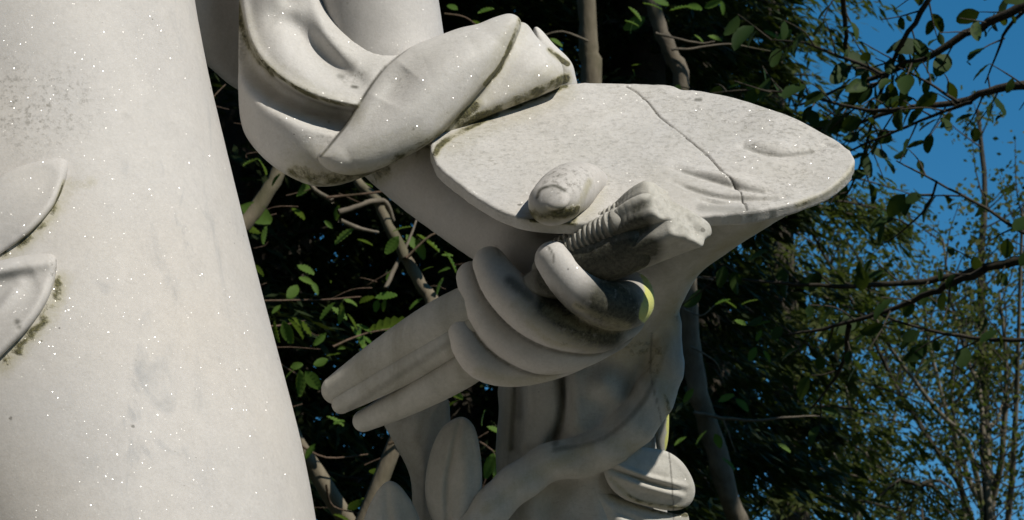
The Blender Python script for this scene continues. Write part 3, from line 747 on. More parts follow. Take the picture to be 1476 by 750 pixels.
def stump_leaf(outline, zc, ribs, marks, t=13, mat=M_STUMP, zr=-90, depth=11):
    def b(x, y):
        s_ = np.zeros(len(x))
        for pts, w, am in ribs: s_ = s_ + gauss_line(pts, zr, w, am)(x, y)
        return s_
    fz = zc if callable(zc) else (lambda x, y: np.full(len(x), float(zc)))
    f = slab(outline, fz, lambda x, y, d: t * .55 + depth * sstep(0, 34, -d), t * .5, b, zr)
    o_ = np.array([P(a, c, zr) for a, c in outline])
    zs = fz(o_[:, 0], o_[:, 1])
    V, Q = mesh_sdf(f, [o_[:, 0].min() - 10, o_[:, 1].min() - 10, zs.min() - 55], [o_[:, 0].max() + 10, o_[:, 1].max() + 10, zs.max() + 65], 2.2)
    return stone('leaf', V, Q, mat, statue, marks)
stump_leaf([(868, 655), (896, 642), (935, 645), (962, 651), (984, 667), (999, 692), (1002, 713), (992, 730), (968, 736), (932, 729), (896, 716), (874, 692)], lin(870, -60, 1000, -95),
           [([(880, 664), (930, 684), (990, 700)], 4, 5), ([(880, 672), (930, 692), (985, 708)], 3.5, -6), ([(880, 682), (930, 700), (980, 715)], 5, 4)],
           [('moss', [(880, 690), (920, 722), (990, 733)], 6, .6), ('crack', [(964, 650), (968, 690), (971, 738)], 1.8, .8)], 14)
stump_leaf([(860, 706), (900, 718), (940, 733), (975, 742), (992, 742), (990, 775), (950, 800), (890, 780), (862, 740)], lin(870, -80, 1000, -100),
           [([(880, 735), (940, 760)], 6, -5)], [('moss', [(880, 715), (940, 736), (990, 742)], 7, .6), ('crack', [(971, 738), (973, 790)], 1.8, .8)], 12)
stump_leaf([(945, 600), (952, 574), (960, 565), (965, 580), (966, 612), (964, 640), (958, 656), (948, 648)], -120, [], [('lichen', [(962, 570), (965, 610), (962, 650)], 9, .8)], 13, depth=5)
stump_leaf([(648, 790), (622, 745), (613, 705), (620, 655), (636, 618), (656, 602), (672, 601), (686, 618), (694, 660), (695, 710), (688, 765), (676, 800)], lin(615, -70, 695, -55),
           [([(664, 606), (654, 650), (646, 700), (648, 780)], 5, -7), ([(655, 620), (640, 670), (632, 730)], 14, 5), ([(675, 630), (672, 690), (668, 760)], 13, 6)], [], 15)
stump_leaf([(515, 800), (524, 755), (538, 718), (556, 693), (572, 692), (590, 712), (606, 745), (614, 800)], lin(520, -35, 610, -50),
           [([(562, 695), (562, 740), (560, 800)], 8, -5)], [], 15)
stump_leaf([(548, 596), (600, 578), (640, 572), (648, 600), (646, 640), (632, 690), (618, 760), (596, 760), (590, 690), (566, 640)], -125, [([(600, 580), (600, 660), (606, 740)], 18, 6)], [], 16)

# pedestal under the statue
def box_mesh(name, lo, hi, bev=0.0):
    x0, y0, z0 = lo; x1, y1, z1 = hi
    Vv = [(x0, y0, z0), (x1, y0, z0), (x1, y1, z0), (x0, y1, z0), (x0, y0, z1), (x1, y0, z1), (x1, y1, z1), (x0, y1, z1)]
    Qq = [(0, 3, 2, 1), (4, 5, 6, 7), (0, 1, 5, 4), (1, 2, 6, 5), (2, 3, 7, 6), (3, 0, 4, 7)]
    return make_mesh(name, np.array(Vv), np.array(Qq))
ped = empty('stone_pedestal', (0.0, 2.2, 0)); tag(ped, 'pale stone pedestal carrying the marble statue', 'pedestal')
cx_, cy_ = 0.5 * (BASE[0] + stump_w[0]), BASE[1] + .05
for nm, z0, z1, hx, hy in (('base', 0.0, .16, .78, .66), ('shaft', .16, .70, .66, .56), ('cap', .70, PLINTH_TOP + .004, .74, .62)):
    o = obj(nm, box_mesh(nm, (cx_ - hx, cy_ - hy - 2.2, z0), (cx_ + hx, cy_ + hy - 2.2, z1)), M_PAL, ped)
    m_ = o.modifiers.new('bevel', 'BEVEL'); m_.width = .012; m_.segments = 3

# ================================================================== ground and wood behind
def ground():
    n = 60; xs = np.concatenate([np.linspace(-400, -20, 8), np.linspace(-18, 18, n), np.linspace(20, 400, 8)])
    ys = np.concatenate([np.linspace(-300, -12, 8), np.linspace(-10, 30, n), np.linspace(33, 600, 8)])
    X, Y = np.meshgrid(xs, ys, indexing='ij')
    Z = .05 * np.sin(X * .9) * np.sin(Y * .7 + .4) * (np.hypot(X - .3, Y - 2.2) > 2.0)
    V_ = np.stack([X, Y, Z], -1).reshape(-1, 3); m = len(ys)
    i, j = np.meshgrid(np.arange(len(xs) - 1), np.arange(m - 1), indexing='ij'); a_ = (i * m + j).ravel()
    Q_ = np.stack([a_, a_ + m, a_ + m + 1, a_ + 1], 1)
    t = NT('woodland_floor'); co = t.n('ShaderNodeTexCoord').outputs['Object']
    c = t.mix(t.ramp(t.noise(co, 2.5, 6, .65), .4, .62), (.045, .036, .022, 1), (.035, .055, .015, 1))
    c = t.mix(t.ramp(t.noise(co, 40, 4, .7), .5, .7), c, (.07, .055, .03, 1))
    bp = t.n('ShaderNodeBump', Strength=.6, Distance=.03); t.set(bp.inputs['Height'], t.noise(co, 30, 5, .7))
    pr = t.n('ShaderNodeBsdfPrincipled', Roughness=.95); t.set(pr.inputs['Base Color'], c); t.set(pr.inputs['Normal'], bp.outputs[0])
    o = obj('ground', make_mesh('ground', V_, Q_), t.out(pr.outputs[0])); smooth(o.data); tag(o, kind='structure')
ground()

M_BARK = bark('bark_grey_brown', (0.1014, 0.0858, 0.0663), (0.2028, 0.1755, 0.1365), 26)
M_BARK_D = bark('bark_dark', (0.0351, 0.0296, 0.0234), (0.0741, 0.0624, 0.0484), 30)
M_BARK_P = bark('bark_beige', (0.125, 0.105, 0.075), (0.215, 0.185, 0.135), 20)
M_TWIG = bark('twig_reddish', (0.0780, 0.0507, 0.0351), (0.1560, 0.1092, 0.0780), 60)
M_LEAF_G = leafmat('leaf_fresh_green', (0.0585, 0.1248, 0.0172), (0.1170, 0.1950, 0.0390), .38)
M_LEAF_D = leafmat('leaf_dark_green', (0.0140, 0.0328, 0.0078), (0.0328, 0.0585, 0.0125), .2)
M_NEEDLE = leafmat('needles_dark', (0.0125, 0.0218, 0.0078), (0.0328, 0.0452, 0.0148), .1, .6)
M_NEEDLE_O = leafmat('needles_olive', (0.0234, 0.0351, 0.0094), (0.0663, 0.0741, 0.0218), .25, .6)
M_LEAF_O = leafmat('leaf_olive', (0.0390, 0.0507, 0.0140), (0.0936, 0.0936, 0.0273), .35)

def tube(pts, radii, sides=7, jit=0.0, sub=4, rs=None):
    """tapered tube through world points; returns vertices and quads"""
    A = smooth_poly(np.concatenate([np.asarray(pts, float), np.asarray(radii, float)[:, None]], 1), sub, False)
    if jit:
        r_ = rs or rng
        A[1:-1, :3] += r_.normal(0, 1, (len(A) - 2, 3)) * A[1:-1, 3:] * jit
        A[:, 3] *= 1 + r_.normal(0, .05, len(A))
    end = A[-1].copy(); end[:3] += (A[-1, :3] - A[-2, :3]) / (np.linalg.norm(A[-1, :3] - A[-2, :3]) + 1e-9) * A[-1, 3] * .8; end[3] *= .12; A = np.concatenate([A, end[None]])   # rounded tip
    T = np.gradient(A[:, :3], axis=0); T /= np.linalg.norm(T, axis=1, keepdims=True) + 1e-12
    ref = np.array([0.31, 0.87, 0.38]); u = np.cross(T, ref); u /= np.linalg.norm(u, axis=1, keepdims=True) + 1e-12; v = np.cross(T, u)
    an = np.linspace(0, 2 * math.pi, sides, endpoint=False)
    V_ = A[:, None, :3] + A[:, None, 3:] * (np.cos(an)[None, :, None] * u[:, None] + np.sin(an)[None, :, None] * v[:, None])
    n = len(A); i, j = np.meshgrid(np.arange(n - 1), np.arange(sides), indexing='ij')
    a_ = (i * sides + j).ravel(); b_ = (i * sides + (j + 1) % sides).ravel()
    return V_.reshape(-1, 3), np.stack([a_, b_, b_ + sides, a_ + sides], 1)
def join(parts):
    Vs, Qs, k = [], [], 0
    for v_, q_ in parts: Vs.append(v_); Qs.append(q_ + k); k += len(v_)
    return np.concatenate(Vs), np.concatenate(Qs)
def part(name, parts, mat, root, sm=True):
    V_, Q_ = join(parts) if isinstance(parts, list) else parts
    me = make_mesh(name, V_ - np.array(root.location), Q_)
    if sm: smooth(me)
    return obj(name, me, mat, root)
def quads(C, U, Vv):
    """rhombic leaves: centre C, half length U, half width Vv"""
    V_ = np.stack([C - U, C + Vv - U * .15, C + U, C - Vv - U * .15], 1).reshape(-1, 3)
    return V_, np.arange(len(V_)).reshape(-1, 4)
def rand_dirs(n, r_=rng):
    d = r_.normal(0, 1, (n, 3)); return d / np.linalg.norm(d, axis=1, keepdims=True)

def leaf_mesh(name, wid, n, pleat, fold, droop, mat):
    """one ovate leaf, base at the origin, tip at y=1: midrib, two pleated halves, pointed tip"""
    ys = np.linspace(0, 1, n); V_ = []
    for i, y in enumerate(ys):
        w = wid * (math.sin(math.pi * min(1, y ** .8)) ** .75) * (1.0 if y < .97 else 0.0)
        z = -droop * y * y; pz = pleat * (1 if i % 2 else -1) * (0 < i < n - 1)
        for sx in (-1, 0, 1):
            V_.append((sx * w, y + (.07 * abs(sx) if 0 < i < n - 1 else 0), z + abs(sx) * (fold * w) + pz * abs(sx)))
    Q_ = []
    for i in range(n - 1):
        for k in (0, 1):
            a_ = i * 3 + k; Q_.append((a_, a_ + 1, a_ + 4, a_ + 3))
    me = make_mesh(name, np.array(V_), np.array(Q_)); me.materials.append(mat)
    return me
LM_F = [leaf_mesh('leaf', .25, 14, .028, .25, .10, M_LEAF_G), leaf_mesh('leaf', .29, 14, .032, .12, .22, M_LEAF_G), leaf_mesh('leaf', .20, 14, .03, .5, .05, M_LEAF_G)]
LM_D = [leaf_mesh('leaf', .30, 8, .012, .2, .15, M_LEAF_D), leaf_mesh('leaf', .27, 8, .015, .4, .25, M_LEAF_D), leaf_mesh('leaf', .33, 8, .01, .1, .1, M_LEAF_D)]
def put_leaf(root, base, tip, mesh, nrm=None):
    b = np.asarray(base); d = np.asarray(tip) - b; L = np.linalg.norm(d); d = d / L
    n_ = np.array([0.0, -.5, .8]) + rng.normal(0, .55, 3) if nrm is None else np.asarray(nrm, float)
    x = np.cross(d, n_); x /= np.linalg.norm(x) + 1e-9; z = np.cross(x, d)
    o = bpy.data.objects.new('leaf', mesh); COL.objects.link(o); o.parent = root
    m = Matrix(np.stack([np.append(x * L, 0), np.append(d * L, 0), np.append(z * L, 0), np.append(b - np.array(root.location), 1)], 1).tolist())
    o.matrix_local = m
    return o
def img_leaf(root, b, t, d, meshes, dd=0.0):
    """a leaf seen from photo pixel b (its stalk) to t (its tip), depth d"""
    return put_leaf(root, W(b[0], b[1], d), W(t[0], t[1], d + dd + rng.normal(0, .012)), meshes[rng.integers(len(meshes))])
def px_tube(pts, d, radii, sides=6, jit=.25, dz=None):
    """branch through photo pixels at depth d (metres, may be a list); radii in photo pixels"""
    ds = d if isinstance(d, (list, tuple, np.ndarray)) else [d] * len(pts)
    return tube([W(a, b, q) for (a, b), q in zip(pts, ds)], [r_ * q / FPX for r_, q in zip(radii, ds)], sides, jit)
def taper(n, a, b): return list(np.linspace(a, b, n))

# ---- the beech on the right whose limbs reach into the picture and whose crown shades the wood behind
D0 = 6.0
br_loc = np.array([2.75, 5.9, 0.0])
beech = empty('beech_tree', br_loc); tag(beech, 'near beech tree with dark leafy branches reaching in from the right against the sky', 'tree')
trunk_pts = [br_loc + np.array(v_) for v_ in ((0, 0, -.1), (.05, 0, 1.5), (-.02, .03, 3.5), (.06, -.1, 5.5), (.1, .5, 7.5), (.2, 1.3, 9.9))]
part('trunk', [tube(trunk_pts, [.19, .16, .14, .12, .09, .04], 10, .06)], M_BARK, beech)
BR = [  # points in the photo, start and end radius in photo pixels
 ([(2300, -260), (1640, -60), (1476, 8), (1412, 40), (1335, 84), (1272, 108), (1212, 128), (1150, 152)], 9, 1.6),
 ([(2400, 20), (1620, 110), (1500, 124), (1440, 127), (1382, 148), (1304, 157), (1240, 176), (1178, 186)], 9, 1.6),
 ([(1222, -220), (1216, -20), (1219, 40), (1218, 82)], 5, 3.0),
 ([(1420, -230), (1342, -10), (1302, 58), (1277, 112), (1256, 180), (1238, 245), (1214, 292)], 5, 1.2),
 ([(2500, 250), (1640, 360), (1500, 374), (1432, 384), (1370, 400), (1300, 408), (1205, 413), (1100, 406), (1012, 399)], 9, 1.2),
 ([(1420, 388), (1376, 408), (1330, 428), (1262, 455), (1186, 474), (1136, 482)], 6, 1.5),
 ([(1900, 480), (1500, 491), (1422, 488), (1350, 479), (1292, 463), (1258, 450)], 4, 1.2),
 ([(1224, 470), (1216, 520), (1196, 556), (1168, 590)], 4, 1.2),
 ([(1700, 380), (1500, 344), (1420, 300), (1350, 262), (1292, 232)], 3.5, 1.0),
 ([(1560, -60), (1462, 30), (1440, 70), (1420, 120)], 3.5, 1.0),
 ([(1400, 148), (1360, 162), (1290, 190), (1230, 215), (1195, 235)], 3, 1.0),
 ([(1272, 108), (1240, 92), (1200, 78), (1160, 62), (1110, 58)], 3, 1.0),
 ([(1335, 84), (1300, 92), (1262, 122), (1225, 150), (1190, 168)], 3.2, 1.0),
 ([(1304, 157), (1262, 160), (1216, 152), (1168, 140), (1085, 130), (985, 140)], 3.2, 1.0),
 ([(1350, 262), (1335, 300), (1292, 340), (1270, 352)], 2, .8),
 ([(1382, 148), (1340, 120), (1300, 100), (1262, 84)], 2.4, .8),
]
BRW = []
for pts, r0, r1 in BR:
    dd = D0 + np.linspace(.0, .35, len(pts)) + rng.normal(0, .04)
    part('branch', [px_tube(pts, list(dd), taper(len(pts), r0, r1))], M_BARK_D, beech)
    BRW.append((np.array(pts, float), dd))
# limbs that carry those branches, out of the picture on the right
for k in (0, 1, 4, 6):
    e = W(BRW[k][0][0, 0], BRW[k][0][0, 1], BRW[k][1][0]); t0 = br_loc + np.array([.02, 0, e[2] - .5])
    part('limb', [tube([t0, .5 * (t0 + e) + np.array([0, 0, .05]), e], [.05, .03, 9 * D0 / FPX], 7, .1)], M_BARK, beech)
for k in (2, 3, 8, 9):
    e = W(BRW[k][0][0, 0], BRW[k][0][0, 1], BRW[k][1][0]); t0 = br_loc + np.array([.02, 0, e[2] + .3])
    part('limb', [tube([t0, .5 * (t0 + e) + np.array([0, 0, .25]), e], [.04, .02, 5 * D0 / FPX], 6, .1)], M_BARK, beech)
# twigs with single leaves
twig_parts = []; n_leaf = 0
LR = np.random.default_rng(5)
for bi, (pts, dd) in enumerate(BRW):
    L = np.sqrt((np.diff(pts, axis=0) ** 2).sum(1)); cum = np.concatenate([[0], np.cumsum(L)])
    a0 = 0
    s = 20.0
    step = 30 if bi in (0, 1, 3, 11, 12, 13, 10, 15) else 44
    while s < cum[-1]:
        p = np.array([np.interp(s, cum, pts[:, 0]), np.interp(s, cum, pts[:, 1])]); d = np.interp(s, cum, dd)
        s += step * LR.uniform(.6, 1.4)
        if not (960 < p[0] < 1530 and -40 < p[1] < 640): continue
        i = min(np.searchsorted(cum, s), len(pts) - 1); t_ = pts[i] - pts[max(i - 1, 0)]; t_ = t_ / (np.linalg.norm(t_) + 1e-9)
        sd = LR.choice([-1, 1]); nrm = np.array([-t_[1], t_[0]]) * sd
        ln = LR.uniform(25, 75); dirv = t_ * LR.uniform(.5, 1.0) + nrm * LR.uniform(.4, .9); dirv /= np.linalg.norm(dirv)
        mid = p + dirv * ln * .5 + LR.normal(0, 3, 2); end = p + dirv * ln + np.array([0, LR.uniform(-4, 10)])
        de = d + LR.uniform(-.12, .12)
        twig_parts.append(px_tube([p, mid, end], [d, .5 * (d + de), de], [1.5, 1.1, .7], 5, .1))
        for q, f_ in ((p + (mid - p) * .7, .5), (mid, 1), (end, 1)):
            if LR.random() < .22 or n_leaf > 296: continue
            la = LR.uniform(0, 2 * math.pi); l_ = LR.uniform(20, 37)
            tip = q + l_ * np.array([math.cos(la) * .75 + dirv[0] * .5, abs(math.sin(la)) * .75 + .2])
            img_leaf(beech, q, tip, de, LM_D, LR.uniform(-.03, .03)); n_leaf += 1
for tp_ in twig_parts: part('twig', [tp_], M_BARK_D, beech)
def blob_crown(c, r, n, clumps, size, r_=rng, shell=.0, csz=.16):
    k = rand_dirs(clumps, r_) * (r_.uniform(shell, 1, (clumps, 1)) ** (1 / 2.2)); k = np.asarray(c) + k * np.asarray(r)
    ci = r_.integers(clumps, size=n)
    C = k[ci] + r_.normal(0, 1, (n, 3)) * np.asarray(r) * csz
    U = rand_dirs(n, r_); Vv = np.cross(U, rand_dirs(n, r_)); Vv /= np.linalg.norm(Vv, axis=1, keepdims=True)
    s_ = size * r_.uniform(.7, 1.3, (n, 1))
    return quads(C, U * s_ * .5, Vv * s_ * .3)
o = part('crown', blob_crown((2.9, 7.6, 9.7), (4.6, 2.9, 2.2), 17000, 120, .15, csz=.12), M_LEAF_D, beech, False); tag(o, kind='stuff')
cl = []
for k in range(26):
    e = np.array([2.9, 7.6, 9.7]) + rand_dirs(1)[0] * np.array([4.0, 3.1, 1.9]); t0 = trunk_pts[4] + np.array([0, 0, rng.uniform(-1.5, 1)])
    cl.append(tube([t0, .5 * (t0 + e) + np.array([0, 0, .3]), e], [.06, .035, .01], 5, .2))
for c_ in cl: part('limb', [c_], M_BARK, beech)

# ---- hornbeam in the gap behind the arm: every leaf its own
D1 = 6.6
hb_loc = W(470, 900, D1 + .3); hb_loc[2] = 0
horn = empty('hornbeam_shrub', hb_loc); tag(horn, 'hornbeam with fresh green pleated leaves in the dark gap between hip and arm', 'shrub')
root_top = W(520, 760, D1 + .35)
part('trunk', [tube([hb_loc + [0, 0, -.05], hb_loc + [.03, .02, 1.0], root_top + [0, 0, -.3], root_top], [.07, .06, .045, .03], 8, .08)], M_BARK, horn)
HBR = [([(520, 760), (585, 600), (622, 450), (606, 410), (585, 372)], 12, 9), ([(585, 372), (560, 325), (540, 285), (516, 262), (505, 215)], 9, 6), ([(488, 306), (512, 299), (535, 291), (556, 292), (566, 318)], 4, 4),
       ([(490, 318), (520, 330), (545, 335)], 4, 2), ([(330, 345), (352, 322), (378, 288), (400, 250), (425, 190)], 13, 10), ([(330, 345), (360, 480), (430, 640), (520, 780)], 11, 14),
       ([(370, 434), (420, 433), (470, 432), (520, 428)], 1.4, 1.0), ([(585, 372), (620, 340), (648, 330)], 2, 1.2), ([(556, 416), (570, 385), (588, 350), (600, 318)], 4, 1.5),
       ([(480, 290), (455, 275), (440, 255), (420, 230)], 4, 2), ([(470, 285), (560, 275), (620, 258)], 2, 1), ([(360, 470), (400, 470), (440, 462)], 1.6, 1), ([(395, 520), (420, 535), (440, 548)], 1.6, 1),
       ([(560, 640), (640, 620), (710, 650), (712, 690)], 2.2, 1.2), ([(430, 640), (470, 660), (530, 655)], 2, 1), ([(470, 700), (480, 730), (520, 740)], 2, 1),
       ([(300, 150), (312, 135), (325, 122)], 1.0, .6), ([(306, 152), (330, 158)], .8, .5), ([(640, 20), (670, 25), (690, 40)], 1.6, 1), ([(480, 500), (530, 480), (600, 470)], 1.8, 1)]
for pts, r0, r1 in HBR:
    part('branch', [px_tube(pts, list(D1 + np.linspace(0, .1, len(pts)) + rng.normal(0, .06)), taper(len(pts), r0, r1), jit=.07)], M_BARK_P if r0 > 8 else (M_BARK if r0 > 2.5 else M_TWIG), horn)
HL = [((346, 296), (392, 318)), ((350, 320), (372, 340)), ((385, 325), (378, 352)), ((512, 330), (482, 352)), ((565, 335), (590, 322)), ((575, 340), (556, 366)), ((585, 338), (602, 360)), ((600, 338), (634, 362)), ((598, 345), (614, 372)),
      ((640, 362), (660, 392)), ((636, 368), (652, 366)), ((484, 436), (460, 460)), ((492, 436), (493, 466)), ((495, 432), (516, 438)), ((518, 438), (538, 424)), ((540, 430), (572, 424)), ((545, 432), (540, 450)), ((556, 432), (550, 448)), ((500, 452), (515, 475)),
      ((396, 462), (402, 494)), ((408, 462), (420, 496)), ((415, 460), (438, 488)), ((420, 458), (452, 478)), ((432, 532), (432, 572)), ((428, 530), (410, 545)), ((440, 535), (460, 560)), ((418, 530), (436, 525)),
      ((505, 470), (530, 512)), ((512, 468), (536, 480)), ((530, 478), (600, 462)), ((545, 470), (580, 476)), ((470, 514), (492, 508)), ((712, 652), (700, 690)), ((714, 655), (720, 694)), ((710, 650), (728, 656)), ((708, 660), (698, 672)),
      ((480, 742), (506, 752)), ((500, 735), (520, 722)), ((520, 720), (545, 714)), ((525, 725), (540, 740)), ((405, 250), (392, 268)), ((372, 230), (388, 248)), ((440, 260), (432, 284)), ((680, 30), (700, 42)), ((660, 15), (645, 5)), ((688, 20), (712, 12)),
      ((350, 240), (372, 228)), ((362, 380), (380, 398)), ((395, 560), (420, 590)), ((470, 600), (496, 612)), ((455, 640), (440, 662)), ((640, 560), (668, 575)), ((700, 590), (690, 612)), ((470, 480), (452, 498)), ((640, 400), (628, 424)), ((610, 430), (590, 446)),
      ((480, 330), (468, 318)), ((420, 300), (440, 312)), ((430, 400), (452, 410)), ((405, 440), (392, 452)), ((580, 490), (560, 505)), ((530, 560), (550, 540))]
for b, t_ in HL: img_leaf(horn, b, t_, D1 + rng.uniform(-.1, .12), LM_F)
for k in range(70):       # smaller, deeper leaves of the same shrub
    b = np.array([rng.uniform(300, 730), rng.uniform(190, 750)]); a_ = rng.uniform(0, 2 * math.pi); l_ = rng.uniform(12, 26)
    img_leaf(horn, b, b + l_ * np.array([math.cos(a_), math.sin(a_) * .6 + .4]), D1 + rng.uniform(.3, 1.0), LM_F)
tw = []
for k in range(60):
    b = np.array([rng.uniform(290, 740), rng.uniform(180, 750)]); a_ = rng.uniform(-.6, .6) + rng.choice([0, math.pi]); l_ = rng.uniform(20, 80)
    e = b + l_ * np.array([math.cos(a_), math.sin(a_)]); d_ = D1 + rng.uniform(.1, .8)
    tw.append(px_tube([b, .5 * (b + e) + rng.normal(0, 4, 2), e], d_, [.9, .7, .4], 4, .1))
for tp_ in tw: part('twig', [tp_], M_TWIG, horn)

# ---- slender trunks behind the palette
D2_ = 8.6
def slender(label, pts, r0, r1, d, mat, leaves, twigs, name='slender_tree'):
    gp = W(pts[-1][0], pts[-1][1], d); loc = np.array([gp[0] + (pts[-1][0] - pts[-2][0]) * .002, gp[1] + .1, 0.0])
    r_ = empty(name, loc); tag(r_, label, 'tree', 'slender trees behind the statue')
    P3 = [W(a, b, d) for a, b in pts]
    full = [loc + [0, 0, -.05], .5 * (loc + P3[-1])] + P3[::-1]
    rad = [r0 * 1.5 * d / FPX, r0 * 1.2 * d / FPX] + [q * d / FPX for q in np.linspace(r0, r1, len(P3))]
    part('trunk', [tube(full, rad, 10, .08)], mat, r_)
    for tp, q in twigs: part('branch', [px_tube(tp, d - .05, taper(len(tp), q, .8))], M_BARK, r_)
    for b, t_ in leaves: img_leaf(r_, b, t_, d - .25 + rng.uniform(-.1, .1), LM_F)
    return r_
t1 = slender('straight pale trunk rising directly behind the palette', [(838, -420), (840, -100), (845, 0), (848, 60), (852, 110), (858, 300), (866, 760)], 18, 11, D2_, M_BARK_P,
        [((905, 10), (925, 30)), ((900, 30), (922, 34)), ((700, 40), (716, 52)), ((792, 56), (812, 66))], [([(848, 60), (812, 46), (780, 52), (760, 50)], 2)])
t2 = slender('leaning mottled trunk between the palette tip and the stump', [(880, -420), (925, -60), (945, 20), (965, 75), (985, 125), (988, 300), (992, 440), (1000, 520), (1013, 590), (1052, 720), (1075, 860)], 17, 9, D2_ + .4, M_BARK,
        [((925, 5), (955, 8)), ((940, 0), (965, 6)), ((930, 25), (900, 42)), ((915, 28), (905, 48)), ((965, 16), (995, 4)), ((990, 8), (1010, 10)), ((1015, 12), (1040, 2)), ((1038, 0), (1044, 22)),
         ((1020, 52), (1042, 58)), ((1000, 50), (1014, 60)), ((910, 95), (925, 92)), ((912, 100), (916, 110)), ((1060, 120), (1085, 118)), ((1075, 125), (1090, 130)), ((1100, 45), (1122, 52)), ((1120, 60), (1140, 44)),
         ((1050, 128), (1065, 122)), ((1030, 440), (1052, 430)), ((1040, 432), (1062, 442)), ((1068, 440), (1090, 428)), ((1090, 470), (1110, 462)), ((1098, 475), (1090, 492)), ((1110, 475), (1122, 492)),
         ((1035, 580), (1058, 568)), ((1060, 575), (1080, 590)), ((1020, 620), (1002, 640)), ((1030, 625), (1040, 645)), ((1000, 560), (985, 580)), ((1075, 470), (1060, 458)), ((990, 630), (972, 642)), ((1090, 500), (1080, 520)), ((1100, 505), (1112, 520)), ((1040, 660), (1060, 676)), ((1120, 640), (1140, 652))],
        [([(945, 48), (975, 56), (1010, 62), (1030, 60)], 2), ([(968, 72), (1000, 70), (1050, 64), (1110, 74)], 2.2), ([(998, 398), (1040, 405), (1080, 404)], 1.8), ([(1000, 595), (1040, 602), (1090, 606), (1160, 600), (1190, 602)], 3), ([(1042, 604), (1052, 630), (1060, 652)], 1.6),
         ([(995, 500), (1030, 520), (1040, 540)], 1.5), ([(985, 445), (1010, 455), (1030, 440)], 1.5)])

# ---- conifers closing the background
def spruce(label, px, d, height, rad, n, mat, spray, seed, group, z0=.5, name='spruce_tree', gap=1.0, nwh=None, at=None, wr=.11):
    r_ = np.random.default_rng(seed)
    loc = W(px, 375, d) if at is None else np.array([at[0], at[1], 0.0]); loc[2] = 0
    root = empty(name, loc); tag(root, label, 'tree', group)
    part('trunk', [tube([loc + [0, 0, -.1], loc + [.03, 0, height * .5], loc + [0, 0, height * .93]], [height * .015, height * .008, .006], 8, .03)], M_BARK_D, root)
    nw = nwh or int(height / .34); hz = z0 + (height - z0) * (np.arange(nw) + r_.uniform(0, .4, nw)) / nw
    nb = 11; A0 = r_.uniform(0, 2 * math.pi, (nw, nb)); BL = rad * np.sqrt(np.clip(1 - hz / height, .02, 1))[:, None] * r_.uniform(.7, 1.15, (nw, nb))
    wi = np.searchsorted(np.cumsum(BL.sum(1)) / BL.sum(), r_.uniform(0, 1, n)).clip(0, nw - 1); bi = r_.integers(nb, size=n)
    t_ = r_.uniform(.08, 1, n) ** .8; L = BL[wi, bi]; a_ = A0[wi, bi]
    lat = r_.normal(0, .30, n) * (1 - t_ * .6) * L * .55
    dr = np.stack([np.cos(a_), np.sin(a_), np.zeros(n)], 1); sdv = np.stack([-np.sin(a_), np.cos(a_), np.zeros(n)], 1)
    C = loc + dr * (t_ * L)[:, None] + sdv * lat[:, None]
    C[:, 2] += hz[wi] - .35 * (t_ ** 1.4) * L + r_.normal(0, .05, n) - np.abs(lat) * .35
    U = dr * .6 + sdv * np.sign(lat)[:, None] * r_.uniform(.2, .9, (n, 1)) + np.array([0, 0, -1.0]) * r_.uniform(.1, .9, (n, 1)); U /= np.linalg.norm(U, axis=1, keepdims=True)
    Vv = np.cross(U, rand_dirs(n, r_) * .6 + np.array([0, 0, 1.0])); Vv /= np.linalg.norm(Vv, axis=1, keepdims=True)
    s_ = spray * r_.uniform(.6, 1.4, (n, 1))
    o = part('crown', quads(C, U * s_ * .5, Vv * s_ * wr), mat, root, False); tag(o, kind='stuff')
    bl = []
    for w_ in range(0, nw):
        for b in range(0, nb, 3):
            e = loc + np.array([math.cos(A0[w_, b]) * BL[w_, b], math.sin(A0[w_, b]) * BL[w_, b], hz[w_] - .35 * BL[w_, b]]); s0 = loc + [0, 0, hz[w_]]
            bl.append(tube([s0, .5 * (s0 + e) + np.array([0, 0, .06]), e], [.018, .011, .004], 3, .1, 2))
    tag(part('branches', bl, M_BARK_D, root), kind='stuff')
    return root
G_ = 'dark spruces closing the background'
spruce('dark spruce in the gap between hip and drapery', 330, 11.2, 13.0, 1.9, 70000, M_NEEDLE, .10, 21, G_)
spruce('dark spruce behind the hand holding the brushes', 640, 12.0, 14.0, 2.1, 74000, M_NEEDLE, .105, 22, G_)
spruce('dark spruce behind the middle of the palette', 915, 11.6, 13.5, .95, 80000, M_NEEDLE, .072, 23, G_)
spruce('large dark spruce deepest behind the left gap', 400, 17.0, 19.0, 3.0, 52000, M_NEEDLE, .20, 24, G_)
spruce('large dark spruce deepest behind the palette', 770, 17.5, 19.0, 2.0, 52000, M_NEEDLE, .155, 25, G_)
spruce('narrow dark spruce behind the leaning trunk and the palette tip', 1000, 13.4, 15.0, .85, 62000, M_NEEDLE, .088, 28, G_, wr=.15)
spruce('olive spruce below the palette tip, thin enough for sky to show', 1120, 21.0, 15.5, 1.75, 42000, M_NEEDLE_O, .125, 26, 'paler conifers to the right')
spruce('short dark spruce top at the bottom edge under the sky', 1310, 15.0, 5.75, 1.3, 26000, M_NEEDLE, .05, 27, 'paler conifers to the right')

for k, (x, y, h_, lb) in enumerate([(-2.5, 12.2, 13, 'dark spruce of the wood behind the hip, nearest the statue'), (-4.4, 11.2, 14, 'dark spruce of the wood farther left behind the hip'), (-3.6, 16.0, 17, 'dark spruce deepest in the wood behind the hip')]):
    spruce(lb, 0, 0, h_, 1.9, 28000, M_NEEDLE, .20, 70 + k, 'dark spruces closing the background', at=(x, y))
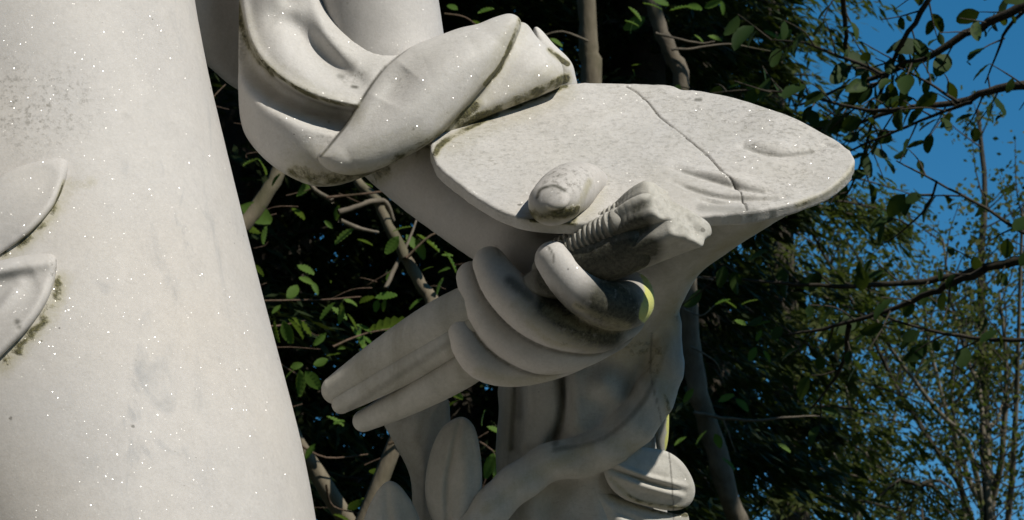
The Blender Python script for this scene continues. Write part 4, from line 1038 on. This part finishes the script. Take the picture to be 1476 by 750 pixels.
# unseen spruces added round the clearing to block sky light, beside and behind the viewer
for k, (x, y, h_, lb) in enumerate([(-5.5, 3.5, 14, 'added tall spruce left of the statue beside the hip'), (-6.5, -1.5, 15, 'added tall spruce on the left edge of the clearing'), (-5.0, -6.0, 15, 'added tall spruce behind the viewer to the left'),
                                    (-1.2, -8.0, 15, 'added tall spruce straight behind the viewer'), (2.2, -9.5, 14, 'added tall spruce behind the viewer to the right'), (8.5, 1.0, 13, 'added tall spruce on the right edge of the clearing'), (-5.5, 8.0, 14, 'added tall spruce at the back left corner of the clearing'), (-3.2, -5.2, 13, 'added spruce just behind the viewer on the left'), (0.6, -6.2, 11, 'added spruce close behind the viewer'), (7.0, 4.2, 9, 'added lower spruce beside the beech on the right'), (9.5, -9.0, 8, 'added low spruce far behind the viewer to the right')]):
    spruce(lb, 0, 0, h_, 2.7, 11000, M_NEEDLE, .49, 50 + k, 'added spruces round the clearing', at=(x, y), wr=.17)

oak = empty('added_oak_tree', (-4.2, .6, 0)); tag(oak, 'broad oak added out of view, its dense crown blocking sky light from the left', 'tree')  # added out of view; its crown cuts the sky light from the left
part('trunk', [tube([(-4.2, .6, -.1), (-4.15, .6, 2.5), (-4.0, .5, 5.5), (-3.6, .2, 8.5)], [.32, .26, .2, .07], 10, .05)], M_BARK, oak)
for k in range(12):
    e = np.array([-3.4, -.4, 8.4]) + rand_dirs(1)[0] * np.array([3.0, 3.6, 1.5])
    part('limb', [tube([(-4.05, .55, 4.8 + .2 * k), .5 * (np.array([-4.0, .5, 5.5 + .2 * k]) + e) + [0, 0, .4], e], [.09, .06, .015], 6, .15)], M_BARK, oak)
tag(part('crown', blob_crown((-3.4, -.4, 8.6), (3.9, 4.6, 2.2), 26000, 240, .17), M_LEAF_D, oak, False), kind='stuff')

# ---- young multi-stemmed trees in thin leaf against the sky
def stems_tree(name, label, d, stems, nleaf, seed, spread, box):
    r_ = np.random.default_rng(seed)
    b0 = W(stems[0][0][0][0], stems[0][0][0][1], d); loc = np.array([b0[0], b0[1], 0.0])
    root = empty(name, loc); tag(root, label, 'tree', 'thinly leaved trees against the sky')
    tips = []; tw = []
    for k, (pts, r0, r1) in enumerate(stems):
        dd = d + np.linspace(0, r_.uniform(-1.2, 1.2), len(pts))
        P3 = [W(a, b, q) for (a, b), q in zip(pts, dd)]; rad = [q * d / FPX for q in np.linspace(r0, r1, len(pts))]
        P3 = [loc + [0, 0, -.1]] + ([.5 * (loc + P3[0])] if P3[0][2] > 1 else []) + P3; rad = [rad[0] * 1.3] * (len(P3) - len(rad)) + rad
        part('trunk' if k == 0 else 'stem', [tube(P3, rad, 7, .12)], M_BARK if k else M_BARK_D, root)
        A = smooth_poly(np.array(pts, float), 8, False)
        for j in range(int(len(A) * .9)):
            s = A[r_.integers(len(A))]; l_ = r_.uniform(30, 120); a_ = r_.uniform(-2.6, -.5)
            e = s + l_ * np.array([math.cos(a_), math.sin(a_)]); m = .5 * (s + e) + r_.normal(0, 5, 2); q = d + r_.uniform(-.6, .6)
            tw.append(px_tube([s, m, e], q, [1.3, .9, .5], 4, .2)); tips += [(m, q), (e, q), (.5 * (m + e), q)]
    tag(part('twigs', tw, M_BARK_D, root), kind='stuff')
    ti = r_.integers(len(tips), size=nleaf)
    C = np.array([W(tips[i][0][0] + u, tips[i][0][1] + v, tips[i][1] + w) for i, u, v, w in zip(ti, r_.normal(0, spread, nleaf), r_.normal(0, spread, nleaf), r_.normal(0, .15, nleaf))])
    U = rand_dirs(nleaf, r_); Vv = np.cross(U, rand_dirs(nleaf, r_)); Vv /= np.linalg.norm(Vv, axis=1, keepdims=True)
    s_ = .048 * r_.uniform(.6, 1.3, (nleaf, 1)) * d / 20
    o = part('crown', quads(C, U * s_ * .5, Vv * s_ * .33), M_LEAF_O, root, False); tag(o, kind='stuff')
    return root
stems_tree('young_alder_tree', 'upright dark trunk with fine twigs against the sky at the right edge', 20.0,
    [([(1446, 1000), (1428, 800), (1421, 640), (1417, 500), (1414, 380), (1420, 280), (1410, 160)], 11, 3),
     ([(1450, 900), (1462, 640), (1468, 480), (1474, 300)], 5, 2), ([(1430, 800), (1445, 660), (1450, 520), (1440, 420)], 6, 2), ([(1425, 700), (1440, 600), (1476, 520)], 4, 2), ([(1420, 640), (1395, 520), (1370, 430), (1360, 350)], 4, 1.5)], 4300, 31, 12, None)
stems_tree('young_birch_tree', 'leaning pale stems fanning up left below the sky', 22.0,
    [([(1420, 900), (1392, 722), (1345, 642), (1290, 555), (1250, 472), (1190, 372), (1150, 300)], 5, 1.6),
     ([(1425, 860), (1402, 662), (1350, 590), (1286, 505), (1254, 440)], 5, 1.6), ([(1428, 820), (1396, 690), (1366, 600), (1340, 500), (1330, 420)], 5, 2),
     ([(1320, 900), (1294, 728), (1240, 640), (1215, 545), (1200, 500)], 3, 1.4), ([(1290, 900), (1236, 740), (1210, 670), (1182, 628)], 3, 1.3), ([(1400, 850), (1380, 650), (1372, 560), (1385, 470)], 4, 1.6)], 5200, 32, 14, None)
stems_tree('young_larch_tree', 'yellowish thin-leaved tree low below the palette tip', 25.0,
    [([(1250, 1000), (1240, 800), (1232, 650), (1225, 520), (1215, 420), (1205, 340)], 6, 2), ([(1240, 800), (1200, 700), (1160, 600), (1130, 480)], 4, 1.5), ([(1240, 760), (1280, 640), (1300, 540)], 4, 1.5)], 6500, 33, 20, None)
